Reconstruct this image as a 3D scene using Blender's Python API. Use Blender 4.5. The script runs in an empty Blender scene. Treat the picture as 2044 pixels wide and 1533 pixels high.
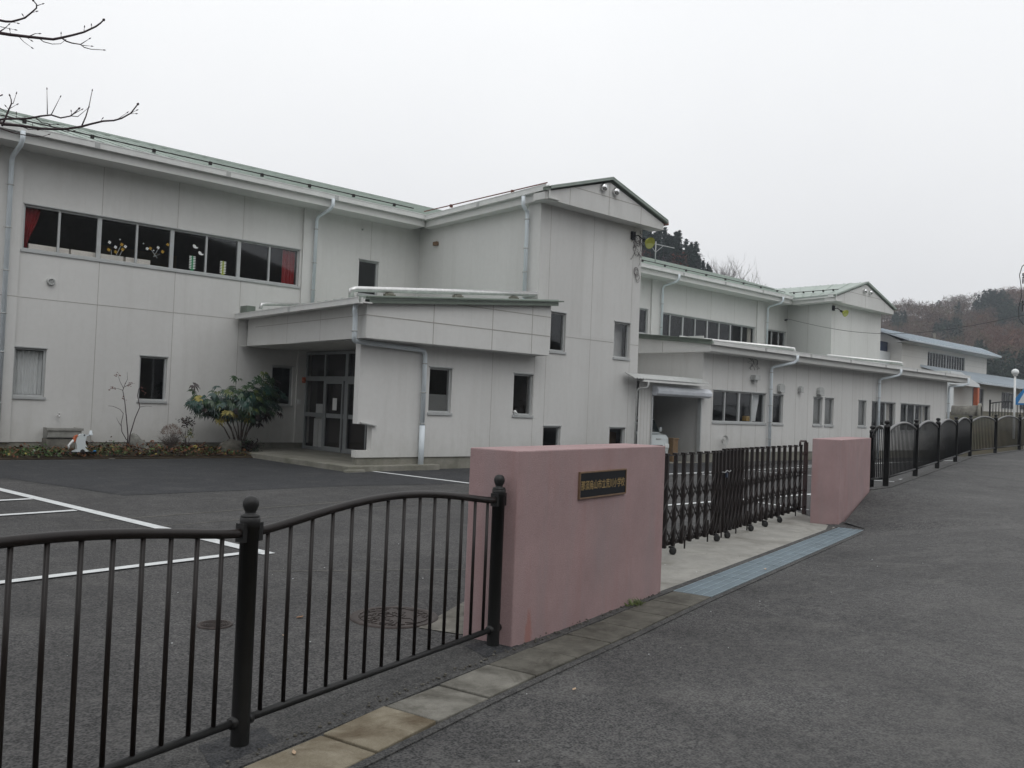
import bpy, math, random
from mathutils import Vector, Matrix, noise
R = math.radians
random.seed(7)
scene = bpy.context.scene
COL = scene.collection

# ---------------------------------------------------------------- helpers
def tag(o, label=None, cat=None, group=None, kind=None):
    if label: o['label'] = label
    if cat: o['category'] = cat
    if group: o['group'] = group
    if kind: o['kind'] = kind
    return o

def wloc(o):
    v = Vector((0, 0, 0))
    while o is not None:
        v += o.location
        o = o.parent
    return v

def empty(name, loc, label=None, cat=None, group=None):
    o = bpy.data.objects.new(name, None)
    COL.objects.link(o)
    o.location = loc
    o.empty_display_size = .2
    return tag(o, label, cat, group)

class MB:
    def __init__(s):
        s.v = []; s.f = []; s.m = []; s.sm = []
    def poly(s, pts, mi=0, sm=False):
        n = len(s.v); s.v += [tuple(p) for p in pts]
        s.f.append(tuple(range(n, n + len(pts)))); s.m.append(mi); s.sm.append(sm)
        return s
    def hexa(s, b, t, mi=0):
        """b,t: 4 bottom points, 4 top points in the same turn"""
        n = len(s.v); s.v += [tuple(p) for p in b] + [tuple(p) for p in t]
        for q in ((3, 2, 1, 0), (4, 5, 6, 7), (0, 1, 5, 4), (1, 2, 6, 5), (2, 3, 7, 6), (3, 0, 4, 7)):
            s.f.append(tuple(n + i for i in q)); s.m.append(mi); s.sm.append(False)
        return s
    def box(s, x0, x1, y0, y1, z0, z1, mi=0):
        return s.hexa([(x0, y0, z0), (x1, y0, z0), (x1, y1, z0), (x0, y1, z0)],
                      [(x0, y0, z1), (x1, y0, z1), (x1, y1, z1), (x0, y1, z1)], mi)
    def bar(s, p0, p1, w, h, mi=0, up=(0, 0, 1)):
        """rectangular bar from p0 to p1"""
        p0 = Vector(p0); p1 = Vector(p1); d = (p1 - p0).normalized(); up = Vector(up)
        if abs(d.dot(up)) > .95: up = Vector((1, 0, 0))
        a = d.cross(up).normalized() * (w / 2); b = a.cross(d).normalized() * (h / 2)
        return s.hexa([p0 - a - b, p0 + a - b, p0 + a + b, p0 - a + b], [p1 - a - b, p1 + a - b, p1 + a + b, p1 - a + b], mi)
    def tube(s, pts, r, n=8, mi=0, caps=True, sm=True):
        pts = [Vector(p) for p in pts]
        rs = r if isinstance(r, (list, tuple)) else [r] * len(pts)
        base = len(s.v); ref = None
        for i, p in enumerate(pts):
            if i == 0: d = pts[1] - pts[0]
            elif i == len(pts) - 1: d = pts[-1] - pts[-2]
            else: d = (pts[i + 1] - p).normalized() + (p - pts[i - 1]).normalized()
            d.normalize()
            if ref is None:
                ref = Vector((0, 0, 1)) if abs(d.z) < .9 else Vector((1, 0, 0))
            a = d.cross(ref).normalized(); b = a.cross(d).normalized(); ref = b
            for k in range(n):
                t = 2 * math.pi * k / n
                s.v.append(tuple(p + (a * math.cos(t) + b * math.sin(t)) * rs[i]))
        for i in range(len(pts) - 1):
            for k in range(n):
                k2 = (k + 1) % n
                s.f.append((base + i * n + k, base + i * n + k2, base + (i + 1) * n + k2, base + (i + 1) * n + k)); s.m.append(mi); s.sm.append(sm)
        if caps:
            s.f.append(tuple(base + k for k in reversed(range(n)))); s.m.append(mi); s.sm.append(False)
            e = base + (len(pts) - 1) * n
            s.f.append(tuple(e + k for k in range(n))); s.m.append(mi); s.sm.append(False)
        return s
    def lathe(s, c, prof, n=16, mi=0, sm=True, ax=None):
        """prof: list of (r,h) along +Z (or along ax)"""
        c = Vector(c); ax = Vector(ax or (0, 0, 1)).normalized()
        ref = Vector((1, 0, 0)) if abs(ax.x) < .9 else Vector((0, 1, 0))
        a = ax.cross(ref).normalized(); b = ax.cross(a)
        base = len(s.v)
        for r, h in prof:
            for k in range(n):
                t = 2 * math.pi * k / n
                s.v.append(tuple(c + ax * h + (a * math.cos(t) + b * math.sin(t)) * max(r, 1e-4)))
        for i in range(len(prof) - 1):
            for k in range(n):
                k2 = (k + 1) % n
                s.f.append((base + i * n + k, base + i * n + k2, base + (i + 1) * n + k2, base + (i + 1) * n + k)); s.m.append(mi); s.sm.append(sm)
        return s
    def prism(s, pts2, map0, map1, mi=0):
        """closed outline pts2, mapped by two functions into 3D, joined"""
        a = [tuple(map0(p)) for p in pts2]; b = [tuple(map1(p)) for p in pts2]
        n = len(pts2); base = len(s.v); s.v += a + b
        s.f.append(tuple(base + i for i in reversed(range(n)))); s.m.append(mi); s.sm.append(False)
        s.f.append(tuple(base + n + i for i in range(n))); s.m.append(mi); s.sm.append(False)
        for i in range(n):
            j = (i + 1) % n
            s.f.append((base + i, base + j, base + n + j, base + n + i)); s.m.append(mi); s.sm.append(False)
        return s
    def blob(s, c, rx, ry, rz, n=12, m=8, amp=.15, fr=2., seed=0, mi=0, zmin=None):
        base = len(s.v); c = Vector(c)
        for i in range(m + 1):
            ph = math.pi * i / m
            for k in range(n):
                t = 2 * math.pi * k / n
                d = Vector((math.sin(ph) * math.cos(t), math.sin(ph) * math.sin(t), math.cos(ph)))
                q = 1 + amp * noise.noise(d * fr + Vector((seed * 7.1, seed * 3.3, 0))) * 2
                z = c.z + d.z * rz * q
                if zmin is not None: z = max(z, zmin)
                s.v.append((c.x + d.x * rx * q, c.y + d.y * ry * q, z))
        for i in range(m):
            for k in range(n):
                k2 = (k + 1) % n
                s.f.append((base + i * n + k, base + i * n + k2, base + (i + 1) * n + k2, base + (i + 1) * n + k)); s.m.append(mi); s.sm.append(True)
        return s
    def mesh(s, name, mats, off=(0, 0, 0)):
        me = bpy.data.meshes.new(name)
        ox, oy, oz = off
        me.from_pydata([(x - ox, y - oy, z - oz) for x, y, z in s.v], [], s.f)
        for m in (mats if isinstance(mats, (list, tuple)) else [mats]): me.materials.append(m)
        me.polygons.foreach_set('material_index', s.m)
        me.polygons.foreach_set('use_smooth', s.sm)
        me.update()
        return me
    def build(s, name, mats, parent=None, bevel=0, loc=None):
        if parent is not None: off = wloc(parent)
        elif loc is not None: off = Vector(loc)
        else:
            xs = [v[0] for v in s.v]; ys = [v[1] for v in s.v]; zs = [v[2] for v in s.v]
            off = Vector(((min(xs) + max(xs)) / 2, (min(ys) + max(ys)) / 2, min(zs)))
        me = s.mesh(name, mats, off)
        o = bpy.data.objects.new(name, me); COL.objects.link(o)
        if parent is not None: o.parent = parent
        else: o.location = off
        if bevel:
            b = o.modifiers.new('bevel', 'BEVEL'); b.width = bevel; b.segments = 2; b.limit_method = 'ANGLE'; b.angle_limit = R(40)
        return o

# ---------------------------------------------------------------- materials
def newmat(name):
    m = bpy.data.materials.new(name); m.use_nodes = True
    nt = m.node_tree; b = nt.nodes['Principled BSDF']
    return m, nt, b

def N(nt, t, **kw):
    n = nt.nodes.new(t)
    for k, v in kw.items(): setattr(n, k, v)
    return n

def coords(nt, scale=(1, 1, 1)):
    g = N(nt, 'ShaderNodeNewGeometry')
    mp = N(nt, 'ShaderNodeMapping'); mp.inputs['Scale'].default_value = scale
    nt.links.new(g.outputs['Position'], mp.inputs['Vector'])
    return mp.outputs['Vector']

def noise_tex(nt, scale, detail=4, rough=.6, sc=(1, 1, 1), dist=0):
    n = N(nt, 'ShaderNodeTexNoise'); n.inputs['Scale'].default_value = scale
    n.inputs['Detail'].default_value = detail; n.inputs['Roughness'].default_value = rough
    n.inputs['Distortion'].default_value = dist
    nt.links.new(coords(nt, sc), n.inputs['Vector'])
    return n.outputs['Fac']

def ramp(nt, fac, stops):
    r = N(nt, 'ShaderNodeValToRGB'); cr = r.color_ramp
    while len(cr.elements) < len(stops): cr.elements.new(.5)
    for e, (p, c) in zip(cr.elements, stops):
        e.position = p; e.color = (*c, 1) if len(c) == 3 else c
    nt.links.new(fac, r.inputs['Fac'])
    return r.outputs['Color']

def mixc(nt, fac, a, b, mode='MIX'):
    m = N(nt, 'ShaderNodeMix', data_type='RGBA', blend_type=mode)
    for sock, v in ((m.inputs['Factor'], fac), (m.inputs['A'], a), (m.inputs['B'], b)):
        if hasattr(v, 'links'): nt.links.new(v, sock)
        elif isinstance(v, (int, float)): sock.default_value = v
        else: sock.default_value = (*v, 1)
    return m.outputs['Result']

def bump(nt, b, fac, strength=.3, dist=.01):
    n = N(nt, 'ShaderNodeBump'); n.inputs['Strength'].default_value = strength; n.inputs['Distance'].default_value = dist
    nt.links.new(fac, n.inputs['Height']); nt.links.new(n.outputs['Normal'], b.inputs['Normal'])

def simple(name, col, rough=.6, metal=0, var=.12, vs=6, spec=.5, bmp=0, bs=60, coat=0):
    m, nt, b = newmat(name)
    f = noise_tex(nt, vs, 5, .65)
    d = tuple(c * (1 - var) for c in col); l = tuple(min(1, c * (1 + var)) for c in col)
    nt.links.new(ramp(nt, f, [(.3, d), (.7, l)]), b.inputs['Base Color'])
    b.inputs['Roughness'].default_value = rough; b.inputs['Metallic'].default_value = metal
    b.inputs['Specular IOR Level'].default_value = spec
    if coat: b.inputs['Coat Weight'].default_value = coat
    if bmp: bump(nt, b, noise_tex(nt, bs, 4, .6), bmp, .006)
    return m

def wall_mat(name, col, stain=.07, dirt=(.36, .345, .315)):
    m, nt, b = newmat(name)
    big = noise_tex(nt, .35, 4, .6)
    c = ramp(nt, big, [(.3, tuple(x * .95 for x in col)), (.7, tuple(min(1, x * 1.04) for x in col))])
    st = noise_tex(nt, 1., 5, .7, sc=(2.2, 2.2, .18))       # vertical run-off stains
    fac = ramp(nt, st, [(.50, (0, 0, 0)), (.82, (stain * 2.5,) * 3)])
    c = mixc(nt, fac, c, dirt)
    # each factory panel took the paint slightly differently
    gp_ = N(nt, 'ShaderNodeNewGeometry'); ad_ = N(nt, 'ShaderNodeVectorMath', operation='MULTIPLY_ADD'); ad_.inputs[1].default_value = (1 / 1.85, 1 / 3.3, 1 / 3.43); ad_.inputs[2].default_value = (.08, .4, -.08); nt.links.new(gp_.outputs['Position'], ad_.inputs[0])
    fl_ = N(nt, 'ShaderNodeVectorMath', operation='FLOOR'); nt.links.new(ad_.outputs[0], fl_.inputs[0]); wn_ = N(nt, 'ShaderNodeTexWhiteNoise'); nt.links.new(fl_.outputs[0], wn_.inputs['Vector'])
    c = mixc(nt, ramp(nt, wn_.outputs['Value'], [(0, (.0,) * 3), (1, (.13,) * 3)]), c, tuple(x * .62 for x in col))
    # splash dirt and algae low on the wall
    g0 = N(nt, 'ShaderNodeNewGeometry'); s0 = N(nt, 'ShaderNodeSeparateXYZ'); nt.links.new(g0.outputs['Position'], s0.inputs[0])
    a0 = N(nt, 'ShaderNodeMath', operation='MULTIPLY_ADD'); nt.links.new(noise_tex(nt, 3.5, 5, .7, sc=(1, 1, .5)), a0.inputs[0]); a0.inputs[1].default_value = 1.6; nt.links.new(s0.outputs['Z'], a0.inputs[2])
    m0 = N(nt, 'ShaderNodeMapRange'); m0.inputs['From Min'].default_value = .75; m0.inputs['From Max'].default_value = 1.75; m0.inputs['To Min'].default_value = .34; m0.inputs['To Max'].default_value = 0
    nt.links.new(a0.outputs[0], m0.inputs['Value']); c = mixc(nt, m0.outputs[0], c, (.30, .30, .25))
    fs = noise_tex(nt, 2.2, 6, .75, sc=(6, 6, .35), dist=.2)      # thin rain streaks
    c = mixc(nt, ramp(nt, fs, [(.56, (0,) * 3), (.74, (.20,) * 3)]), c, (.40, .40, .36))
    sp = noise_tex(nt, 9, 3, .6)
    c = mixc(nt, ramp(nt, sp, [(.40, (.05,) * 3), (.6, (0,) * 3)]), c, dirt)
    nt.links.new(c, b.inputs['Base Color'])
    b.inputs['Roughness'].default_value = .85; b.inputs['Specular IOR Level'].default_value = .25
    bump(nt, b, noise_tex(nt, 70, 4, .6), .25, .004)
    return m

def asphalt_mat(name, lo, hi, sc=1.0, patch=.16, bstr=.7, worn=False):
    m, nt, b = newmat(name)
    v = N(nt, 'ShaderNodeTexVoronoi'); v.inputs['Scale'].default_value = 95 * sc
    nt.links.new(coords(nt), v.inputs['Vector'])
    f = noise_tex(nt, 75 * sc, 6, .8)
    mx = N(nt, 'ShaderNodeMath', operation='MULTIPLY'); nt.links.new(f, mx.inputs[0]); nt.links.new(v.outputs['Distance'], mx.inputs[1])
    c = ramp(nt, mx.outputs[0], [(.10, lo), (.26, tuple((a + b_) / 2 for a, b_ in zip(lo, hi))), (.46, hi)])
    spk = noise_tex(nt, 190 * sc, 2, .5)
    c = mixc(nt, ramp(nt, spk, [(.70, (0,) * 3), (.78, (.55,) * 3)]), c, (.22, .215, .20))
    bg = noise_tex(nt, .55, 6, .62, dist=.4)
    c = mixc(nt, ramp(nt, bg, [(.35, (patch,) * 3), (.62, (0,) * 3)]), c, (.012, .012, .013))
    bg4 = noise_tex(nt, .9, 6, .7, sc=(1, .45, 1), dist=1.2)
    c = mixc(nt, ramp(nt, bg4, [(.46, (0,) * 3), (.60, (patch * 1.0,) * 3), (.64, (0,) * 3)]), c, (.02, .02, .021))
    bg2 = noise_tex(nt, 1.9, 5, .7, dist=.8)
    c = mixc(nt, ramp(nt, bg2, [(.50, (0,) * 3), (.75, (patch * 1.0,) * 3)]), c, (.17, .165, .155))
    g3 = noise_tex(nt, 22, 4, .75)
    c = mixc(nt, ramp(nt, g3, [(.50, (0,) * 3), (.68, (patch * 1.3,) * 3)]), c, (.135, .13, .125))
    c = mixc(nt, ramp(nt, g3, [(.34, (patch * 1.6,) * 3), (.46, (0,) * 3)]), c, (.014, .014, .015))
    ck = N(nt, 'ShaderNodeTexVoronoi', feature='DISTANCE_TO_EDGE'); ck.inputs['Scale'].default_value = .42     # sparse hairline cracks
    wv = N(nt, 'ShaderNodeVectorMath', operation='ADD'); nt.links.new(coords(nt), wv.inputs[0])
    nn = N(nt, 'ShaderNodeTexNoise'); nn.inputs['Scale'].default_value = 2.2; nn.inputs['Detail'].default_value = 6; nt.links.new(coords(nt), nn.inputs['Vector'])
    sc_ = N(nt, 'ShaderNodeVectorMath', operation='SCALE'); sc_.inputs['Scale'].default_value = .9; nt.links.new(nn.outputs['Color'], sc_.inputs[0]); nt.links.new(sc_.outputs[0], wv.inputs[1])
    nt.links.new(wv.outputs[0], ck.inputs['Vector'])
    cm = N(nt, 'ShaderNodeMath', operation='MULTIPLY'); nt.links.new(ramp(nt, ck.outputs['Distance'], [(.0, (1,) * 3), (.006, (0,) * 3)]), cm.inputs[0]); nt.links.new(ramp(nt, noise_tex(nt, .3, 3, .5), [(.5, (0,) * 3), (.6, (.7,) * 3)]), cm.inputs[1])
    c = mixc(nt, cm.outputs[0], c, (.012, .012, .012))
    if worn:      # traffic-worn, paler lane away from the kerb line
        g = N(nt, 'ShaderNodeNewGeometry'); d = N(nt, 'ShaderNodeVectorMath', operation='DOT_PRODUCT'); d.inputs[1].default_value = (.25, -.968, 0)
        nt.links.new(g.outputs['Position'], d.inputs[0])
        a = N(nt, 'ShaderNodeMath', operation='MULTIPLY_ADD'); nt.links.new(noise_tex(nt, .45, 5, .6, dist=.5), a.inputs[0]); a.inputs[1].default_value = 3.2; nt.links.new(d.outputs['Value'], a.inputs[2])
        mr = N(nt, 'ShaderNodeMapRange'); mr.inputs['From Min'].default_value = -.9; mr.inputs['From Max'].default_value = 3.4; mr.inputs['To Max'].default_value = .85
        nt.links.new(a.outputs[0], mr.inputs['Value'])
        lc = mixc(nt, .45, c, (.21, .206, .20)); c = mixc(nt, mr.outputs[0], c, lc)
    nt.links.new(c, b.inputs['Base Color'])
    b.inputs['Roughness'].default_value = .88; b.inputs['Specular IOR Level'].default_value = .3
    bump(nt, b, mx.outputs[0], bstr, .008)
    return m

def concrete_mat(name, lo, hi, stain=(.10, .09, .07), amt=.5, sc=3., bs=90):
    m, nt, b = newmat(name)
    f = noise_tex(nt, sc, 7, .7)
    c = ramp(nt, f, [(.3, lo), (.7, hi)])
    s2 = noise_tex(nt, sc * .6, 5, .7, dist=.6)
    c = mixc(nt, ramp(nt, s2, [(.48, (0,) * 3), (.7, (amt,) * 3)]), c, stain)
    g = noise_tex(nt, 140, 3, .7)
    c = mixc(nt, ramp(nt, g, [(.38, (.25,) * 3), (.55, (0,) * 3)]), c, tuple(x * .45 for x in lo))
    nt.links.new(c, b.inputs['Base Color'])
    b.inputs['Roughness'].default_value = .9; b.inputs['Specular IOR Level'].default_value = .25
    bump(nt, b, noise_tex(nt, bs, 5, .7), .5, .006)
    return m

def glass_mat(name, refl=.05, tint=(.55, .56, .56)):
    m = bpy.data.materials.new(name); m.use_nodes = True; nt = m.node_tree
    nt.nodes.remove(nt.nodes['Principled BSDF']); out = nt.nodes['Material Output']
    t = N(nt, 'ShaderNodeBsdfTransparent'); t.inputs['Color'].default_value = (*tint, 1)
    g = N(nt, 'ShaderNodeBsdfGlossy'); g.inputs['Roughness'].default_value = .03; g.inputs['Color'].default_value = (.9, .93, .95, 1)
    mx = N(nt, 'ShaderNodeMixShader'); mx.inputs[0].default_value = refl
    nt.links.new(t.outputs[0], mx.inputs[1]); nt.links.new(g.outputs[0], mx.inputs[2]); nt.links.new(mx.outputs[0], out.inputs['Surface'])
    return m

def pink_mat():
    m, nt, b = newmat('pink_render')
    c = ramp(nt, noise_tex(nt, 2.2, 5, .65), [(.3, (.34, .24, .24)), (.7, (.42, .295, .295))])
    st = noise_tex(nt, 1., 5, .7, sc=(5, 5, .7), dist=.3)
    c = mixc(nt, ramp(nt, st, [(.50, (0,) * 3), (.74, (.38,) * 3)]), c, (.36, .19, .18))
    gr_ = noise_tex(nt, 160, 3, .7)
    c = mixc(nt, ramp(nt, gr_, [(.36, (.4,) * 3), (.5, (0,) * 3)]), c, (.22, .15, .15)); c = mixc(nt, ramp(nt, gr_, [(.58, (0,) * 3), (.70, (.3,) * 3)]), c, (.55, .42, .41))
    st2 = noise_tex(nt, 1.6, 4, .6, sc=(3, 3, .5))
    c = mixc(nt, ramp(nt, st2, [(.50, (0,) * 3), (.72, (.45,) * 3)]), c, (.30, .26, .265))
    # orange-red repainted drip near the foot of the near corner
    g = N(nt, 'ShaderNodeNewGeometry'); d = N(nt, 'ShaderNodeVectorMath', operation='SUBTRACT'); d.inputs[1].default_value = (4.22, 4.30, .02)
    nt.links.new(g.outputs['Position'], d.inputs[0])
    sc = N(nt, 'ShaderNodeVectorMath', operation='MULTIPLY'); sc.inputs[1].default_value = (11, 6, 2.8); nt.links.new(d.outputs[0], sc.inputs[0])
    ln = N(nt, 'ShaderNodeVectorMath', operation='LENGTH'); nt.links.new(sc.outputs[0], ln.inputs[0])
    ad = N(nt, 'ShaderNodeMath', operation='ADD'); nt.links.new(ln.outputs['Value'], ad.inputs[0])
    nt.links.new(noise_tex(nt, 9, 3, .6, sc=(1, 1, .4)), ad.inputs[1])
    c = mixc(nt, ramp(nt, ad.outputs[0], [(.75, (.6,) * 3), (1.0, (0,) * 3)]), c, (.37, .155, .125))
    nt.links.new(c, b.inputs['Base Color'])
    b.inputs['Roughness'].default_value = .9; b.inputs['Specular IOR Level'].default_value = .2
    bump(nt, b, noise_tex(nt, 130, 4, .7), .8, .006)
    return m

M = {}
M['wall'] = wall_mat('painted_wall_panel', (.655, .652, .636), stain=.09)
M['wall_tower'] = wall_mat('painted_wall_tower', (.645, .643, .628), stain=.11)
M['wall_far'] = wall_mat('painted_siding', (.655, .652, .636), stain=.11)
M['fascia'] = wall_mat('painted_fascia', (.662, .662, .645), stain=.05)
M['joint'] = simple('joint_sealant', (.36, .345, .32), .9)
M['plinth'] = concrete_mat('plinth_concrete', (.20, .195, .165), (.30, .29, .25), (.11, .11, .075), .6, 2.2)
M['alu'] = simple('anodised_aluminium', (.44, .455, .455), .45, .15, .08)
M['alu_dark'] = simple('grey_aluminium', (.30, .315, .32), .5, .3, .08)
M['glass'] = glass_mat('window_glass', .035, (.93, .93, .93))
M['glass_low'] = glass_mat('door_glass', .04, (.9, .9, .9))
M['frost'] = simple('frosted_film', (.16, .165, .16), .35, 0, .05)
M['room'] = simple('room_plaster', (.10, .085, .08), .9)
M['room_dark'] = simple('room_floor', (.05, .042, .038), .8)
M['curtain_red'] = simple('red_curtain', (.25, .009, .013), .9, 0, .25, 3)
M['curtain_white'] = simple('white_curtain', (.72, .74, .74), .9, 0, .06, 3)
M['curtain_beige'] = simple('beige_curtain', (.42, .40, .36), .9, 0, .1, 3)
M['white_paint'] = simple('white_gloss_paint', (.74, .75, .74), .35, 0, .04)
M['cab'] = simple('cabinet_laminate', (.84, .80, .74), .5, 0, .05)
M['orange'] = simple('orange_paint', (.50, .12, .045), .5, 0, .12)
M['roof'] = simple('green_roof_steel', (.34, .395, .355), .5, .05, .12, 1.5)
M['roof_edge'] = simple('green_edge_trim', (.15, .18, .15), .5, .1, .15, 2)
M['gutter'] = simple('gutter_steel', (.66, .665, .65), .5, .0, .08, 3)
M['pipe'] = simple('downpipe_pvc', (.68, .74, .78), .45, 0, .06, 4)
M['pipe_grey'] = simple('downpipe_grey', (.42, .43, .42), .5, 0, .12, 4)
M['steel'] = simple('galvanised_steel', (.66, .66, .65), .32, .6, .12, 8)
M['stain_steel'] = simple('polished_hood', (.7, .7, .7), .18, 1, .1, 8)
M['brown_iron'] = simple('dark_brown_iron', (.011, .0075, .0065), .42, 0, .25, 8, spec=.32, bmp=.1, bs=150)
M['post_iron'] = simple('dark_post_enamel', (.014, .014, .014), .45, 0, .25, 8, spec=.35, bmp=.2, bs=220)
M['gate_bronze'] = simple('bronze_aluminium', (.014, .010, .009), .45, 0, .25, 5, spec=.3)
M['gate_red'] = simple('reddish_bronze', (.028, .011, .010), .42, 0, .25, 5)
M['rubber'] = simple('black_rubber', (.015, .015, .015), .7)
M['black'] = simple('black_paint', (.008, .009, .012), .55, spec=.2)
M['gold'] = simple('gilt_lettering', (.36, .25, .10), .5, .3, .2, 30)
M['brass'] = simple('weathered_brass', (.22, .14, .085), .6, .3, .2, 20)
M['asphalt_yard'] = asphalt_mat('courtyard_asphalt', (.020, .020, .021), (.125, .122, .12), .75, .3)
M['asphalt_patch'] = asphalt_mat('new_asphalt_patch', (.012, .013, .015), (.070, .072, .078), .8, .2)
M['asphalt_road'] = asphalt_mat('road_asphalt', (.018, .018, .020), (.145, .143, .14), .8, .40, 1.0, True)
M['asphalt_strip'] = asphalt_mat('verge_asphalt', (.022, .022, .022), (.125, .123, .12), .9, .3)
M['line'] = concrete_mat('road_marking_paint', (.58, .60, .60), (.74, .76, .76), (.22, .22, .22), .25, 8)
M['slab_grey'] = concrete_mat('drain_slab_grey', (.12, .115, .10), (.25, .24, .21), (.055, .05, .04), .8, 5, 60)
M['slab_tan'] = concrete_mat('drain_slab_rust_stained', (.15, .125, .085), (.28, .25, .19), (.085, .06, .035), .9, 4.5, 60)
M['slab_dark'] = concrete_mat('drain_slab_mossy', (.072, .068, .058), (.16, .152, .13), (.036, .033, .026), .8, 5, 60)
M['apron'] = concrete_mat('apron_concrete', (.25, .245, .225), (.37, .36, .33), (.14, .13, .11), .75, 2.4)
M['grate'] = simple('blue_grey_grating', (.115, .155, .18), .6, .1, .25, 5)
M['grate_lt'] = simple('grating_bright_bar', (.24, .30, .33), .5, .1, .2, 5)
M['soil'] = concrete_mat('bed_soil', (.035, .028, .018), (.075, .055, .035), (.02, .015, .01), .5, 3, 30)
M['leaf_litter'] = simple('brown_litter', (.115, .048, .020), .9, 0, .5, 14)
M['leaf_yel'] = simple('yellow_leaf', (.25, .21, .045), .6, 0, .35, 12)
M['leaf_green'] = simple('dark_glossy_leaf', (.030, .062, .026), .38, 0, .4, 9)
M['leaf_blue'] = simple('blue_green_leaf', (.022, .058, .046), .35, 0, .4, 9)
M['leaf_lt'] = simple('olive_leaf', (.085, .11, .030), .5, 0, .35, 9)
M['leaf_dark'] = simple('brown_dark_leaf', (.022, .012, .012), .6, 0, .3, 9)
M['grass'] = simple('grass_blade', (.045, .095, .022), .7, 0, .4, 9)
M['dry'] = simple('dry_leaf', (.20, .11, .06), .8, 0, .3, 20)
M['pale_dry'] = simple('pale_dry_leaf', (.46, .33, .22), .8, 0, .2, 20)
M['bark'] = simple('dark_bark', (.055, .036, .040), .85, 0, .3, 20)
M['bark_gr'] = simple('grey_bark', (.11, .09, .08), .85, 0, .3, 20)
M['rock'] = concrete_mat('garden_rock', (.14, .14, .125), (.34, .34, .31), (.06, .055, .045), .6, 5)
M['iron_cover'] = simple('rusty_cast_iron', (.055, .044, .040), .6, .5, .35, 20)
M['van_white'] = simple('white_car_paint', (.62, .67, .68), .25, 0, .02, 2, coat=.6)
M['car_glass'] = simple('dark_car_glass', (.02, .028, .028), .08)
M['lamp_glass'] = simple('clear_lens', (.78, .80, .80), .12, 0, .02)
M['card'] = simple('cardboard', (.20, .13, .07), .8, 0, .15)
M['blue'] = simple('sign_blue', (.03, .20, .48), .5)
M['blue_dk'] = simple('navy_cladding', (.03, .05, .11), .6)
M['gym_roof'] = simple('blue_grey_roof', (.42, .47, .51), .5, .1, .1, .6)
M['gym_wall'] = wall_mat('gym_siding', (.66, .65, .62), stain=.05)
M['gym_white'] = simple('gym_white_wall', (.66, .69, .70), .8, 0, .04, .6)
M['yellow_glass'] = simple('yellow_reflector', (.42, .44, .08), .2, .2, .12, 30)
M['pink'] = pink_mat()
M['terrain'] = concrete_mat('embankment_turf', (.03, .028, .016), (.075, .06, .032), (.025, .035, .014), .6, .6, 20)
M['hill_floor'] = simple('hill_leaf_floor', (.085, .062, .046), .95, 0, .35, .06)
for n_, c_ in (('wood_brown', (.125, .082, .060)), ('wood_grey', (.125, .095, .080)), ('wood_rust', (.135, .072, .050)), ('wood_green', (.028, .042, .030)), ('wood_olive', (.10, .088, .045))):
    M[n_] = simple(n_, c_, .95, 0, .35, .25, spec=.1)
M['conifer'] = simple('conifer_needles', (.017, .032, .024), .9, 0, .4, 1.2, spec=.1)
M['red_foliage'] = simple('rust_foliage', (.105, .040, .028), .9, 0, .4, 1.2, spec=.1)
M['wire'] = simple('black_wire', (.02, .02, .02), .6)
M['rust'] = simple('rusty_trim', (.16, .06, .045), .7, 0, .3, 20)
M['mauve'] = simple('shutter_housing', (.70, .73, .78), .35, .0, .10, 2.0)

M['added_slope'] = simple('sky_blocking_slope', (.040, .036, .026), .95, 0, .4, .3, spec=.1)  # dark surface of the unseen slope added to block low sky light

M['rail_far'] = simple('rail_sky_highlight', (.085, .085, .085), .32, .3, .2, 5)  # paler grey base puts the sky highlight of the far rails into the colour
M['sink'] = concrete_mat('sink_concrete', (.24, .24, .225), (.36, .355, .33), (.14, .14, .12), .4, 5)
# ================================================================ GROUND
EDGE = [(-14, -.95), (2.16, 3.26), (2.79, 3.46), (3.72, 3.70), (4.73, 3.94), (5.6, 4.17), (6.4, 4.38), (9.3, 5.08), (12.1, 5.76), (12.58, 5.88), (12.72, 6.27), (14.0, 6.65), (15.0, 6.93),
        (15.68, 6.88), (18.58, 7.57), (21.37, 8.22), (24.1, 8.83), (26.9, 9.46), (29.2, 9.55), (32.1, 9.77), (37, 10.1), (46, 10.7), (60, 11.6), (95, 13.5)]
EZ = [0, 0, 0, 0, 0, 0, 0, 0, 0, .02, .06, .24, .40, .43, .48, .54, .61, .69, .76, .83, .93, 1.1, 1.3, 1.6]
def lin(xs, ys, x):
    if x <= xs[0]: return ys[0]
    for i in range(len(xs) - 1):
        if x <= xs[i + 1]:
            t = (x - xs[i]) / (xs[i + 1] - xs[i]); return ys[i] + (ys[i + 1] - ys[i]) * t
    return ys[-1]
EX = [p[0] for p in EDGE]; EY = [p[1] for p in EDGE]
def ey(x): return lin(EX, EY, x)
def ez(x): return lin(EX, EZ, x)
def far_z(x): return max(0., min(1.6, (x - 2.5) * .0285)) if x < 32 else ez(x)
def smooth(t): t = max(0, min(1, t)); return t * t * (3 - 2 * t)
def road_z(x, w):
    t = smooth(w / 2.2)
    return ez(x) * (1 - t) + far_z(x) * t

# one sheet under everything, reaching the horizon
mb = MB(); S = 1600
mb.box(-S, S, -S, S, -.6, -.22)
tag(mb.build('ground', M['terrain']), kind='structure')

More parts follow.
